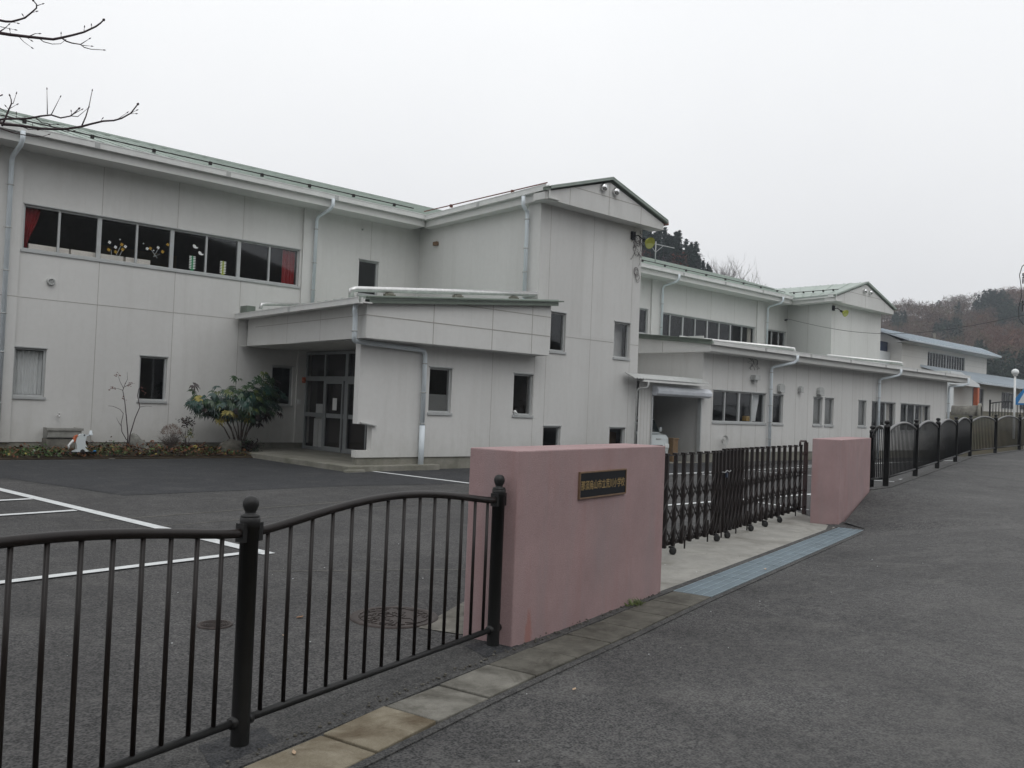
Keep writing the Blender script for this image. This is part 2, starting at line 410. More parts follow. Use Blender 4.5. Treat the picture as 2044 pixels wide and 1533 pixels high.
mb = MB()
xs = [-14 + .5 * i for i in range(0, 218)]
xs = sorted(set(xs + EX))
ws = [0, .15, .35, .6, .9, 1.3, 1.8, 2.4, 3.2, 4.5, 7, 10, 16]
nrm = Vector((.25, -.968))
for x in xs:
    for w in ws:
        px, py = x + nrm.x * w, ey(x) + nrm.y * w
        mb.v.append((px, py, road_z(x, w) - .035 * smooth(1 - w / .1) * (0)))
for i in range(len(xs) - 1):
    for j in range(len(ws) - 1):
        a = i * len(ws) + j
        mb.f.append((a, a + 1, a + len(ws) + 1, a + len(ws))); mb.m.append(0); mb.sm.append(True)
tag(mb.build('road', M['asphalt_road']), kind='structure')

# the schoolyard asphalt, flat at z = 0, behind the drain line
mb = MB()
iw = .36
cx_ = [x for x in xs if x < 62]
for a, b in zip(cx_[:-1], cx_[1:]):
    def inner(x): return ey(x) + (iw if x < 12.7 else iw - (min(x, 15) - 12.7) / 2.3 * .3)
    mb.poly([(a, inner(a), 0), (b, inner(b), 0), (b, 44, 0), (a, 44, 0)])
tag(mb.build('schoolyard', M['asphalt_yard']), kind='structure')

# kerb that holds the road above the yard below the far fence
mb = MB()
kx = [x for x in xs if 15.0 <= x <= 60]
for a, b in zip(kx[:-1], kx[1:]):
    mb.hexa([(a, ey(a) - .02, -.2), (b, ey(b) - .02, -.2), (b, ey(b) + .16, -.2), (a, ey(a) + .16, -.2)],
            [(a, ey(a) - .02, ez(a) + .012), (b, ey(b) - .02, ez(b) + .012), (b, ey(b) + .16, ez(b) + .012), (a, ey(a) + .16, ez(a) + .012)])
tag(mb.build('kerb', M['asphalt_strip']), kind='structure')

# verge of older asphalt between fence and drain slabs
mb = MB()
vx = [-10, -4, 0, 2.2, 4.02]
for a, b in zip(vx[:-1], vx[1:]):
    mb.poly([(a, ey(a) + .395, .004), (b, ey(b) + .395, .004), (b, ey(b) + .80, .004), (a, ey(a) + .80, .004)])
tag(mb.build('verge', M['asphalt_strip']), kind='structure')

# drain slabs with open joints, then the steel grating across the gateway
dirv = Vector((.968, .25)).normalized()
def dpos(x, w, z): return (x - .25 * w, ey(x) + w * .968, z)
mb = MB(); rnd = random.Random(3)
x = -3.0; i = 0
joints = [-3.2, -2.72, -2.24, -1.76, -1.28, -.8, -.32, .17, .65, 1.12, 1.77, 2.24, 2.70, 3.15, 3.63, 4.10, 4.56, 5.04, 5.53, 6.0, 6.48]
for a, b in zip(joints[:-1], joints[1:]):
    g = .007; zt = .012 + rnd.uniform(-.004, .004); tl = rnd.uniform(-.005, .005)
    A = a + .09; B = b + .09
    mi = 1 if b < 2.75 else (2 if rnd.random() < .4 or 3.6 < a < 4.2 or a > 5 else 0)
    q = [(A + g, .008), (B - g, .008), (B - g, .352), (A + g, .352)]
    # small lifting notch on one end
    bot = [dpos(u, w, -.15) for u, w in q]
    top = [dpos(u, w, zt + (tl if k in (1, 2) else 0)) for k, (u, w) in enumerate(q)]
    mb.hexa(bot, top, mi)
mbk = mb.build('drain', [M['slab_grey'], M['slab_tan'], M['slab_dark']])
bv = mbk.modifiers.new('bevel', 'BEVEL'); bv.width = .006; bv.segments = 2; bv.limit_method = 'ANGLE'
tag(mbk, kind='structure')
mb = MB()   # bed and narrow concrete rims of the drain
for a, b in ((-3.2, 6.5), (6.5, 12.62)):
    n_ = 12
    for k in range(n_):
        u0 = a + (b - a) * k / n_; u1 = a + (b - a) * (k + 1) / n_
        mb.hexa([dpos(u0, -.01, -.21), dpos(u1, -.01, -.21), dpos(u1, .37, -.21), dpos(u0, .37, -.21)],
                [dpos(u0, -.01, -.03), dpos(u1, -.01, -.03), dpos(u1, .37, -.03), dpos(u0, .37, -.03)])
        for w0, w1 in ((-.055, -.004), (.366, .44)):
            mb.hexa([dpos(u0, w0, -.03), dpos(u1, w0, -.03), dpos(u1, w1, -.03), dpos(u0, w1, -.03)],
                    [dpos(u0, w0, .009), dpos(u1, w0, .009), dpos(u1, w1, .009), dpos(u0, w1, .009)])
tag(mb.build('gutter_bed', M['asphalt_strip']), kind='structure')

gr = empty('drain_grating', (9.5, 5.2, 0), 'blue-grey steel drain grating running across the gateway between the pink pillars', 'grating')
p = 6.56
while p < 12.45:
    q = min(p + .995, 12.56); m_ = MB()
    for k in range(4):       # four longitudinal plates per panel with bright ribs between
        w0 = .012 + k * .086
        m_.hexa([dpos(p, w0, -.03), dpos(q - .01, w0, -.03), dpos(q - .01, w0 + .078, -.03), dpos(p, w0 + .078, -.03)],
                [dpos(p, w0, .010), dpos(q - .01, w0, .010), dpos(q - .01, w0 + .078, .010), dpos(p, w0 + .078, .010)], 0)
    for k in range(5):
        w0 = .003 + k * .086
        m_.hexa([dpos(p, w0, -.03), dpos(q - .01, w0, -.03), dpos(q - .01, w0 + .007, -.03), dpos(p, w0 + .007, -.03)],
                [dpos(p, w0, .014), dpos(q - .01, w0, .014), dpos(q - .01, w0 + .007, .014), dpos(p, w0 + .007, .014)], 1)
    m_.build('grating_panel', [M['grate'], M['grate_lt']], gr)
    p = q

# concrete apron in the gateway
mb = MB()
mb.poly([(6.28, ey(6.28) + .42, .005), (9.3, ey(9.3) + .42, .005), (12.5, ey(12.5) + .42, .005), (13.9, 7.75, .005), (11, 7.1, .005), (8, 6.35, .005), (6.15, 5.85, .005)])
tag(mb.build('apron', M['apron']), kind='structure')
# dark new-asphalt patch in front of the entrance, and strip along the wall
mb = MB()
mb.poly([(-6, 21.2, .004), (-6, 18.2, .004), (4.0, 17.2, .004), (4.85, 13.9, .004), (8.8, 14.05, .004), (13.9, 13.4, .004), (20.5, 14.2, .004), (24, 15.4, .004), (24, 16.9, .004), (10.6, 16.9, .004), (10.6, 21.2, .004)])
tag(mb.build('asphalt_patch', M['asphalt_patch']), kind='structure')
# painted lines
mb = MB()
def pline(a, b, w, z=.009):
    a = Vector(a); b = Vector(b); d = (b - a).normalized(); n = Vector((-d.y, d.x)) * w / 2
    mb.poly([(a.x - n.x, a.y - n.y, z), (b.x - n.x, b.y - n.y, z), (b.x + n.x, b.y + n.y, z), (a.x + n.x, a.y + n.y, z)])
pline((2.9, 20.2), (4.32, 8.20), .15)
pline((-5.0, 7.05), (4.34, 8.38), .12, .013)
pline((-3, 11.4), (3.70, 12.35), .13, .013)
pline((-3, 13.2), (3.55, 13.85), .13, .013)
pline((11.3, 16.75), (11.72, 12.2), .13)
pline((11.72, 12.2), (12.1, 9.25), .13)
pline((12.0, 9.25), (26.5, 9.25), .13, .013)
pline((14.6, 9.2), (14.25, 7.7), .13)
pline((17.1, 9.2), (16.9, 8.1), .13)
pline((17.3, 13.9), (34, 14.9), .13)
pline((19.7, 14.0), (19.6, 12.2), .13)
pline((27, 15.0), (46, 15.1), .13)
pline((22.6, 13.9), (23.6, 9.3), .13)
pline((24.5, 10.5), (32, 11.0), .13, .013)
tag(mb.build('road_marking', M['line']), kind='structure')
mb = MB(); mb.hexa([(12.42, 6.30, -.2), (12.56, 5.80, -.2), (12.98, 6.28, -.2), (12.72, 6.62, -.2)], [(12.42, 6.30, .004), (12.56, 5.80, .012), (12.98, 6.28, .055), (12.72, 6.62, .01)])
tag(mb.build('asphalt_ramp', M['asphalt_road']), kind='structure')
# long hairline seams in the yard (tar joints / trench repairs)
mb = MB()
for a, b, w in (((3.6, 11.3), (14.5, 12.9), .03), ((3.2, 10.4), (15, 12.1), .02), ((3.9, 7.4), (5.6, 6.5), .015)):
    pline(a, b, w, .005)
tag(mb.build('yard_seam', M['slab_grey']), kind='structure')
mb = MB(); mb.poly([(3.98, 4.66, .006), (3.82, 5.01, .006), (4.63, 5.47, .006), (6.0, 5.6, .006), (6.2, 5.2, .006)])
tag(mb.build('concrete_patch', M['slab_grey']), kind='structure')

def manhole(c, r, label, big=True):
    t = empty('manhole_cover', (c[0], c[1], 0), label, 'manhole cover')
    m_ = MB().lathe((c[0], c[1], 0), [(0, .010), (r * .8, .010), (r * .83, .006), (r * .86, .006), (r * .88, .011), (r * .99, .011), (r, .001)], 40)
    m_.build('frame_ring', M['iron_cover'], t)
    m_ = MB(); rr = random.Random(int(r * 100)); 
    if big:   # relief of petal shapes
        for k in range(70):
            a = rr.uniform(0, 6.28); d = r * .74 * math.sqrt(rr.random()); l = r * rr.uniform(.05, .13); th = rr.uniform(0, 3.14)
            x_, y_ = c[0] + d * math.cos(a), c[1] + d * math.sin(a)
            m_.bar((x_ - l * math.cos(th), y_ - l * math.sin(th), .012), (x_ + l * math.cos(th), y_ + l * math.sin(th), .012), .014, .006)
    for q in ((.15, .3, .45, .6, .75) if not big else (.78,)):
        for k in range(24):
            a0 = k * 6.2832 / 24; a1 = a0 + .21
            m_.bar((c[0] + r * q * math.cos(a0), c[1] + r * q * math.sin(a0), .012), (c[0] + r * q * math.cos(a1), c[1] + r * q * math.sin(a1), .012), .008, .006)
    m_.build('relief', M['iron_cover'], t)
manhole((3.86, 5.36), .33, 'large cast-iron manhole cover with raised relief behind the metal fence')
manhole((2.70, 5.86), .12, 'small round ribbed manhole cover in the asphalt near the fence post', False)

# planting bed at the wall foot
mb = MB()
bx = [(-3, 21.7), (2, 21.7), (5, 21.6), (8, 21.45), (10.6, 21.35)]
for (a, ya), (b, yb) in zip(bx[:-1], bx[1:]):
    mb.hexa([(a, ya, -.1), (b, yb, -.1), (b, 23.1, -.1), (a, 23.1, -.1)], [(a, ya, .07), (b, yb, .07), (b, 23.1, .16), (a, 23.1, .16)])
tag(mb.build('planting_bed', M['soil']), kind='structure')
mb = MB()
for (a, ya), (b, yb) in zip(bx[:-1], bx[1:]):
    mb.hexa([(a, ya - .1, -.1), (b, yb - .1, -.1), (b, yb, -.1), (a, ya, -.1)], [(a, ya - .1, .02), (b, yb - .1, .02), (b, yb, .05), (a, ya, .05)])
tag(mb.build('bed_edging', M['soil']), kind='structure')
# porch slab
mb = MB(); mb.box(10.62, 13.2, 16.72, 23.1, -.1, .13); mb.box(10.5, 11.0, 16.6, 16.72, -.1, .06)
tag(mb.build('porch_floor', M['plinth'], bevel=.015), kind='structure')

# ground cover: small leaves and blades over the bed
mb = MB(); rr = random.Random(11)
for k in range(9000):
    x_ = rr.uniform(-1, 10.7); y0 = 21.5 + .1 * rr.random(); y_ = rr.uniform(21.30, 23.05)
    dens = .35 + .65 * noise.noise(Vector((x_ * .8, y_ * .8, 1)))
    if rr.random() > .55 + dens * .5 or (x_ < 5.5 and rr.random() < .5): continue
    zb = .08 + (y_ - 21.5) * .055
    z_ = zb + abs(rr.gauss(0, .06)) * (1.4 if 6.8 < x_ < 9.8 else .8)
    s_ = rr.uniform(.025, .06); th = rr.uniform(0, 6.28); tl = rr.uniform(-.8, .8)
    n2 = noise.noise(Vector((x_ * 1.1, y_ * 1.5, 5)))
    if n2 < -.1: mi = rr.choice([0] * 14 + [1])
    elif n2 < .15: mi = rr.choice([0, 0, 0, 0, 2, 3, 0, 0, 4, 1 if rr.random() < .4 else 4])
    else: mi = rr.choice([2, 3, 3, 4, 0, 0, 4])
    a = Vector((math.cos(th), math.sin(th), tl)) * s_; b = Vector((-math.sin(th), math.cos(th), rr.uniform(-.5, .9))) * s_ * .5
    c = Vector((x_, y_, z_))
    mb.poly([c - a, c + b, c + a, c - b], mi)
for k in range(1500):     # blades
    x_ = rr.choice([rr.uniform(6.6, 7.6), rr.uniform(4.8, 6.2), rr.uniform(9, 10.5), rr.uniform(5, 10.6)]); y_ = rr.uniform(21.5, 22.9); zb = .08
    h = rr.uniform(.06, .2); th = rr.uniform(0, 6.28); l = rr.uniform(.02, .1)
    mb.poly([(x_ - .006, y_, zb), (x_ + .006, y_, zb), (x_ + l * math.cos(th), y_ + l * math.sin(th), zb + h)], 3)
tag(mb.build('ground_cover', [M['leaf_litter'], M['leaf_yel'], M['leaf_lt'], M['grass'], M['leaf_dark']]), kind='stuff')

# moss and grit along the drain edge, pillar foot and fence line
mb = MB(); rr = random.Random(5)
for k in range(260):
    x_ = rr.uniform(-1, 6.4); w = .40 + abs(rr.gauss(0, .035)); 
    c = Vector(dpos(x_, w, .012 + rr.random() * .008)); s_ = rr.uniform(.004, .012)
    mb.blob(c, s_, s_, s_ * .6, 5, 3, 0, 1, 0, rr.choice([0, 0, 1, 2]))
for k in range(60):
    c = Vector((5.72 + rr.gauss(0, .05), 4.585 + rr.gauss(0, .02), .01)); th = rr.uniform(0, 6.28)
    mb.poly([c, c + Vector((.012, 0, .01)), c + Vector((math.cos(th) * .05, math.sin(th) * .05, rr.uniform(.02, .06)))], 3)
tag(mb.build('moss', [M['slab_dark'], M['slab_grey'], M['slab_dark'], M['leaf_lt']]), kind='stuff')

# ================================================================ SCHOOL BUILDING
school = empty('school_building', (5.0, 23.15, 0), 'long pale grey two-storey school building with green steel roof and gabled stair towers', 'building')

def wallface(mb, o, u, n, W, z0, z1, ops=(), depth=.14, vj=(), hj=(), jw=.013):
    o = Vector(o); u = Vector(u); n = Vector(n)
    us = sorted(set([0, W] + [a for q in ops for a in q[:2]])); zs = sorted(set([z0, z1] + [a for q in ops for a in q[2:4]]))
    P = lambda uu, zz, dd=0: (o.x + u.x * uu - n.x * dd, o.y + u.y * uu - n.y * dd, zz)
    for a, b in zip(us[:-1], us[1:]):
        for c, d in zip(zs[:-1], zs[1:]):
            mu, mz = (a + b) / 2, (c + d) / 2
            if any(q[0] < mu < q[1] and q[2] < mz < q[3] for q in ops): continue
            mb.poly([P(a, c), P(b, c), P(b, d), P(a, d)])
    for q in ops:
        a, b, c, d = q[:4]
        if len(q) == 4: mb.poly([P(a, c), P(a, d), P(a, d, depth), P(a, c, depth)])
        mb.poly([P(b, c), P(b, c, depth), P(b, d, depth), P(b, d)])
        mb.poly([P(a, d), P(b, d), P(b, d, depth), P(a, d, depth)]); mb.poly([P(a, c), P(a, c, depth), P(b, c, depth), P(b, c)])
    def cut(lo, hi, blocks):
        segs = [(lo, hi)]
        for c, d in blocks:
            new = []
            for a, b in segs:
                if d <= a or c >= b: new.append((a, b)); continue
                if c > a: new.append((a, c))
                if d < b: new.append((d, b))
            segs = new
        return segs
    for j in vj:
        for a, b in cut(z0, z1, [(q[2] - .01, q[3] + .01) for q in ops if q[0] < j < q[1]]):
            mb.poly([P(j - jw / 2, a, -.002), P(j + jw / 2, a, -.002), P(j + jw / 2, b, -.002), P(j - jw / 2, b, -.002)], 1)
    for j in hj:
        for a, b in cut(0, W, [(q[0] - .01, q[1] + .01) for q in ops if q[2] < j < q[3]]):
            mb.poly([P(a, j - jw / 2, -.004), P(b, j - jw / 2, -.004), P(b, j + jw / 2, -.004), P(a, j + jw / 2, -.004)], 1)

def window(parent, o, u, n, a, b, c, d, mull=(), glass='glass', sill=.06, rec=.06, frosted=None, meet=()):
    """aluminium window: frame mesh 'window' with children pane and sill. mull: list of (pos,width)"""
    o = Vector(o); u = Vector(u); n = Vector(n)
    def H(mb, u0, u1, z0, z1, d0, d1, mi=0):
        P = lambda uu, dd, zz: (o.x + u.x * uu - n.x * dd, o.y + u.y * uu - n.y * dd, zz)
        mb.hexa([P(u0, d0, z0), P(u1, d0, z0), P(u1, d1, z0), P(u0, d1, z0)], [P(u0, d0, z1), P(u1, d0, z1), P(u1, d1, z1), P(u0, d1, z1)], mi)
    f = .045; m_ = MB()
    H(m_, a + .002, a + f, c + .002, d - .002, rec, rec + .07); H(m_, b - f, b - .002, c + .002, d - .002, rec, rec + .07)
    H(m_, a + f, b - f, c + .002, c + f, rec + .001, rec + .07); H(m_, a + f, b - f, d - f, d - .002, rec + .001, rec + .07)
    for p_, w_ in mull: H(m_, p_ - w_ / 2, p_ + w_ / 2, c + f, d - f, rec - .004, rec + .06)
    w = m_.build('window', M['alu'], parent)
    m_ = MB(); H(m_, a + f, b - f, c + f, d - f, rec + .035, rec + .041, 0)
    m_.build('pane', M[glass], w)
    if frosted:
        m_ = MB(); H(m_, a + f, b - f, c + f, frosted, rec + .044, rec + .048); m_.build('frosted_film', M['frost'], w)
    m_ = MB(); H(m_, a - .03, b + .03, c - sill, c - .002, -.035, rec + .01)
    m_.build('sill', M['alu'], w)
    m_ = MB(); H(m_, a - .02, b + .02, d + .002, d + .028, -.02, .0); m_.build('head_trim', M['alu'], w)
    return w

XU = (1, 0); NF = (0, -1)          # along the facade / facing the yard
# ---- main facade  y = 23.15
YF = 23.15
win1 = (5.44, 12.73, 4.87, 5.95)
ops = [win1, (5.39, 6.09, 1.38, 2.54), (8.30, 9.01, 1.38, 2.53), (12.02, 12.69, 1.38, 2.5), (14.77, 15.49, 4.9, 5.97)]
left = [(-3.6, 3.9, 4.87, 5.95), (.9, 1.6, 1.38, 2.53)]
X0 = -6.0
o_ = (X0, YF)
sh = lambda L: [(a - X0, b - X0, c, d) for a, b, c, d in L]
mb = MB()
wallface(mb, o_, XU, NF, 17.05 - X0, .3, 7.3, sh(ops + left), vj=[q - X0 for q in (-.1, 1.72, 3.54, 7.19, 9.1, 10.94, 15.18)], hj=[3.73])
mb.build('wall', [M['wall'], M['joint']], school)
mb = MB()
for a, b in ((4.8, 5.38), (12.79, 13.42), (-4.3, -3.7)):      # pilasters
    mb = MB(); mb.box(a, b, YF - .07, YF - .003, .3, 7.22)
    for z in (3.72,): mb.box(a - .001, b + .001, YF - .073, YF - .07, z, z + .02, 1)
    mb.build('pilaster', [M['wall'], M['joint']], school)
mb = MB(); mb.box(X0, 13.1, YF + .02, YF + .2, -.1, .3); mb.build('plinth', M['plinth'], school)
def strip_mulls(a, b, n, wide=.085, thin=.05, start=1):
    return [(a + (b - a) * k / n, wide if k % 2 == 0 else thin) for k in range(start, n)]
w = window(school, (0, YF), XU, NF, *win1, mull=[(6.24, .05), (7.17, .10), (8.09, .05), (9.0, .10), (9.94, .05), (10.88, .10), (11.80, .05)])
stick_parent = w
window(school, (0, YF), XU, NF, -3.6, 3.9, 4.87, 5.95, mull=strip_mulls(-3.6, 3.9, 8))
window(school, (0, YF), XU, NF, 5.39, 6.09, 1.38, 2.54)
window(school, (0, YF), XU, NF, .9, 1.6, 1.38, 2.53)
window(school, (0, YF), XU, NF, 8.30, 9.01, 1.38, 2.53)
window(school, (0, YF), XU, NF, 12.02, 12.69, 1.38, 2.5)
window(school, (0, YF), XU, NF, 14.77, 15.49, 4.9, 5.97)
M['ochre'] = simple('ochre_paper', (.42, .25, .03), .7)
# stickers on the classroom glass (flat film)
def film(name, mb, mat, par=stick_parent): return mb.build(name, M[mat], par)
YS = YF + .083
def flower(mb, x, z, s):
    for k in range(4):
        t = k * math.pi / 2 + .3; mb.lathe((x + math.cos(t) * s * .55, YS, z + math.sin(t) * s * .55), [(0, .003), (s * .42, .003), (s * .42, 0)], 10, ax=(0, -1, 0), sm=False)
for x, z, q_ in ((7.43, 5.35, .042), (7.58, 5.25, .042), (7.82, 5.3, .042), (8.37, 5.33, .042), (8.65, 5.40, .042), (8.54, 5.31, .02), (8.27, 5.45, .018), (7.68, 5.46, .018)):
    m_ = MB(); flower(m_, x, z, q_); film('flower_sticker', m_, 'white_paint')
for a, b in (((7.48, 5.16), (7.49, 5.04)), ((7.70, 5.29), (7.61, 5.05)), ((7.75, 5.19), (7.68, 5.02)), ((8.48, 5.31), (8.64, 5.12)), ((8.65, 5.36), (8.54, 5.14)), ((8.54, 5.14), (8.70, 5.24))):
    m_ = MB(); m_.bar((a[0], YS - .002, a[1]), (b[0], YS - .002, b[1]), .003, .016, up=(0, 1, 0)); film('stalk_sticker', m_, 'white_paint')
for x, z in ((7.73, 5.34), (7.42, 5.16), (7.59, 5.13), (7.76, 5.22), (8.45, 5.35), (8.77, 5.31), (8.9, 5.52)):
    m_ = MB(); flower(m_, x, z, .046); film('flower_sticker', m_, 'ochre')
for x, z in ((9.64, 5.58), (9.80, 5.42)):
    pts = [(-.075, .02), (-.05, .055), (0, .04), (.02, .0), (.05, -.01), (.085, .0), (.06, -.04), (.01, -.05), (-.05, -.035)]
    m_ = MB(); m_.prism(pts, lambda p: (x + p[0], YS, z + p[1]), lambda p: (x + p[0], YS - .003, z + p[1])); film('bird_sticker', m_, 'white_paint')
M['sgreen'] = simple('green_paper', (.02, .22, .09), .7); M['slime'] = simple('lime_paper', (.28, .34, .02), .7)
for xc, zt, zb, mt in ((9.575, 5.31, 4.94, 'sgreen'), (10.44, 5.29, 4.93, 'slime')):
    m_ = MB(); m_.box(xc - .055, xc + .055, YS - .003, YS, zb, zt)
    m_.poly([(xc - .02, YS - .001, zt), (xc + .02, YS - .001, zt), (xc, YS - .001, zt + .03)]); m_.box(xc - .035, xc + .035, YS - .003, YS, zb - .035, zb)
    film('tree_sticker', m_, mt)
    for s in (-1, 1):
        m_ = MB()
        for k in range(8):
            z = zb + .03 + k * (zt - zb - .03) / 7.6
            m_.prism([(s * .02, .0), (s * .08, .005), (s * .095, .022), (s * .06, .028), (s * .02, .02)], lambda p: (xc + p[0], YS - .0035, z + p[1]), lambda p: (xc + p[0], YS - .006, z + p[1]))
        film('paper_leaf_sticker', m_, 'white_paint')

# ---- wing side wall, tower one
side_u = Vector((17.05 - 16.72, 23.15 - 17.05)); LW = side_u.length; side_u.normalize(); side_n = (-side_u.y, side_u.x)
mb = MB(); wallface(mb, (16.72, 17.05), side_u, side_n, LW, .0, 7.3, (), vj=()); 
mb.build('wall', [M['wall'], M['joint']], school)
mb = MB(); mb.box(16.55, 16.73, 17.002, 17.5, .3, 7.2); mb.build('pilaster', [M['wall'], M['joint']], school)
wt = [(17.09, 17.69, 3.18, 4.26), (19.76, 20.48, 3.18, 4.24), (16.96, 17.64, .42, 1.1), (19.71, 20.42, .42, 1.1)]
mb = MB()
wallface(mb, (16.55, 17.0), XU, NF, 20.9 - 16.55, .3, 7.2, [(a - 16.55, b - 16.55, c, d) for a, b, c, d in wt], vj=[.40, 2.17, 3.95], hj=[3.61])
mb.poly([(20.9, 17, -.1), (20.9, 23.15, -.1), (20.9, 23.15, 7.3), (20.9, 17, 7.2)])
mb.build('tower_wall', [M['wall_tower'], M['joint']], school)
mb = MB(); mb.box(16.6, 20.88, 17.02, 17.2, -.1, .3); mb.build('plinth', M['plinth'], school)
for k, q in enumerate(wt): window(school, (0, 17.0), XU, NF, *q, frosted=None)
# gable head
def gable(parent, yf, yb, xl, xr, xm, zb, ze, zr, seam, vents, name_mat='wall_tower'):
    mb = MB()
    mb.prism([(xl, zb), (xr, zb), (xr, ze - .10), (xm, zr - .10), (xl, ze - .10)], lambda p: (p[0], yf, p[1]), lambda p: (p[0], yb, p[1]))
    s0 = xl + (xm - xl) * max(0, (seam - ze + .1)) / (zr - ze); s1 = xr - (xr - xm) * max(0, (seam - ze + .1)) / (zr - ze)
    mb.box(s0, s1, yf - .003, yf - .0005, seam - .01, seam + .01, 1)
    for x in (xl + .95, xm - .02, xr - 1.1):
        zt = (ze - .1) + (zr - ze) * (1 - abs(x - xm) / ((xr - xl) / 2)) - .01
        mb.box(x - .008, x + .008, yf - .0045, yf - .0035, zb, zt, 1)
    g = mb.build('gable', [M[name_mat], M['joint']], parent)
    for vx, vz in vents:
        m_ = MB().lathe((vx, yf, vz), [(.10, 0), (.105, .03), (.12, .05), (.11, .10), (.07, .145), (0, .155)], 16, ax=(0, -1, 0))
        m_.build('vent_hood', M['stain_steel'], g)
    return g
gable(school, 16.55, 17.0, 16.24, 21.35, 18.83, 7.17, 7.46, 8.22, 7.69, [(18.50, 7.90), (19.02, 7.88)])

# ---- roofs with standing seams
def roof_plane(mb, p0, p1, q1, q0, seam=.45, th=.05, mi=0, rib=.03):
    """p0-p1 eave, q0-q1 ridge"""
    p0, p1, q0, q1 = map(Vector, (p0, p1, q0, q1))
    dn = Vector((0, 0, -th))
    mb.hexa([p0 + dn, p1 + dn, q1 + dn, q0 + dn], [p0, p1, q1, q0], mi)
    n = max(1, int(round((p1 - p0).length / seam)))
    along = (p1 - p0).normalized()
    for k in range(n + 1):
        t = k / n; a = p0.lerp(p1, t); b = q0.lerp(q1, t)
        d = (b - a)
        if d.length < .2: continue
        d.normalize()
        mb.bar(a + Vector((0, 0, rib / 2)), b + Vector((0, 0, rib / 2)), .022, rib, mi, up=(0, 0, 1))
def snow_guard(mb, a, b, step=1.6):
    a = Vector(a); b = Vector(b); L = (b - a).length; n = int(L / step)
    mb.bar(a, b, .02, .028)
    for k in range(n + 1):
        p_ = a.lerp(b, (k + .5) / (n + 1)); mb.bar(p_ + Vector((0, 0, -.07)), p_ + Vector((0, 0, .02)), .06, .08)
RE, RR = 7.55, 9.77          # eave and ridge heights
mb = MB(); roof_plane(mb, (X0 - .5, 22.3, RE), (46.2, 22.3, RE), (46.2, 29.5, RR), (X0 - .5, 29.5, RR))
rf = mb.build('roof', M['roof'], school)
mb = MB(); mb.hexa([(X0 - .5, 36.7, RE - .05), (46.2, 36.7, RE - .05), (46.2, 29.5, RR - .05), (X0 - .5, 29.5, RR - .05)], [(X0 - .5, 36.7, RE), (46.2, 36.7, RE), (46.2, 29.52, RR), (X0 - .5, 29.52, RR)])
mb.box(X0 - .5, 46.2, 29.42, 29.6, RR - .01, RR + .05); mb.build('roof', M['roof'], school)
mb = MB(); snow_guard(mb, (X0, 22.95, RE + .31), (16.6, 22.95, RE + .31)); mb.build('snow_guard', M['brown_iron'], rf)
mb = MB(); snow_guard(mb, (21.5, 22.95, RE + .31), (39.6, 22.95, RE + .31)); mb.build('snow_guard', M['brown_iron'], rf)
def eave(mb, a, b, zt, out, wallp, soff, gh=.15):
    """gutter box at the eave from a to b; out: unit vector pointing away from wall; wallp: overhang depth"""
    a = Vector((a[0], a[1], 0)); b = Vector((b[0], b[1], 0)); o = Vector((out[0], out[1], 0))
    def sl(d0, d1, z0, z1, mi=0):
        mb.hexa([a + o * d0 + Vector((0, 0, z0)), b + o * d0 + Vector((0, 0, z0)), b + o * d1 + Vector((0, 0, z0)), a + o * d1 + Vector((0, 0, z0))],
                [a + o * d0 + Vector((0, 0, z1)), b + o * d0 + Vector((0, 0, z1)), b + o * d1 + Vector((0, 0, z1)), a + o * d1 + Vector((0, 0, z1))], mi)
    sl(.0, .012, zt - gh, zt); sl(-.11, .0, zt - gh, zt - gh + .012); sl(-.11, -.098, zt - gh + .012, zt); sl(-.002, .022, zt - .018, zt + .004)
    sl(-.16, -.112, soff, zt - .03, 1)                # fascia board
    sl(-wallp, -.16, soff, soff + .03, 1)             # soffit
    L = (b - a).length; n = int(L / 3.64); d = (b - a).normalized()
    for k in range(1, n + 1):                         # gutter joints
        c = a + d * (L * k / (n + 1))
        c0 = c - d * .06; c1 = c + d * .06
        mb.hexa([c0 + o * .012 + Vector((0, 0, zt - gh - .004)), c1 + o * .012 + Vector((0, 0, zt - gh - .004)), c1 + o * .02 + Vector((0, 0, zt - gh - .004)), c0 + o * .02 + Vector((0, 0, zt - gh - .004))],
                [c0 + o * .012 + Vector((0, 0, zt + .006)), c1 + o * .012 + Vector((0, 0, zt + .006)), c1 + o * .02 + Vector((0, 0, zt + .006)), c0 + o * .02 + Vector((0, 0, zt + .006))], 2)
mb = MB(); eave(mb, (X0 - .5, 22.28), (16.66, 22.28), 7.56, (0, -1), .87, 7.20)
mb.build('gutter', [M['gutter'], M['fascia'], M['pipe_grey']], school)
so = Vector((side_n[0], side_n[1])); s0 = Vector((16.72, 17.05)) + so * .50
mb = MB(); eave(mb, (16.22, 16.5), (16.60, 22.5), 7.545, so, .50, 7.19); mb.build('gutter', [M['gutter'], M['fascia'], M['pipe_grey']], school)
mb = MB(); roof_plane(mb, (16.36, 16.45, 7.50), (16.66, 22.6, 7.54), (18.83, 25.0, 8.35), (18.83, 16.45, 8.24))
roof_plane(mb, (21.42, 16.45, 7.46), (21.42, 24.0, 7.46), (18.83, 25.0, 8.35), (18.83, 16.45, 8.24))
mb.build('roof', M['roof'], school)
mb = MB()       # green verge trim on the gable
for a, b in (((16.16, 7.40), (18.83, 8.21)), ((21.46, 7.40), (18.83, 8.21))):
    for dz, w_, y_ in ((.01, .075, 16.515), (.05, .02, 16.49)):
        mb.bar((a[0], y_, a[1] + dz), (b[0], y_, b[1] + dz), .05 if dz == 0 else .09, w_)
mb.build('verge_trim', M['roof_edge'], school)
mb = MB(); mb.box(21.35, 21.6, 16.55, 18.0, 7.36, 7.46); mb.build('gutter_end', M['rust'], school)
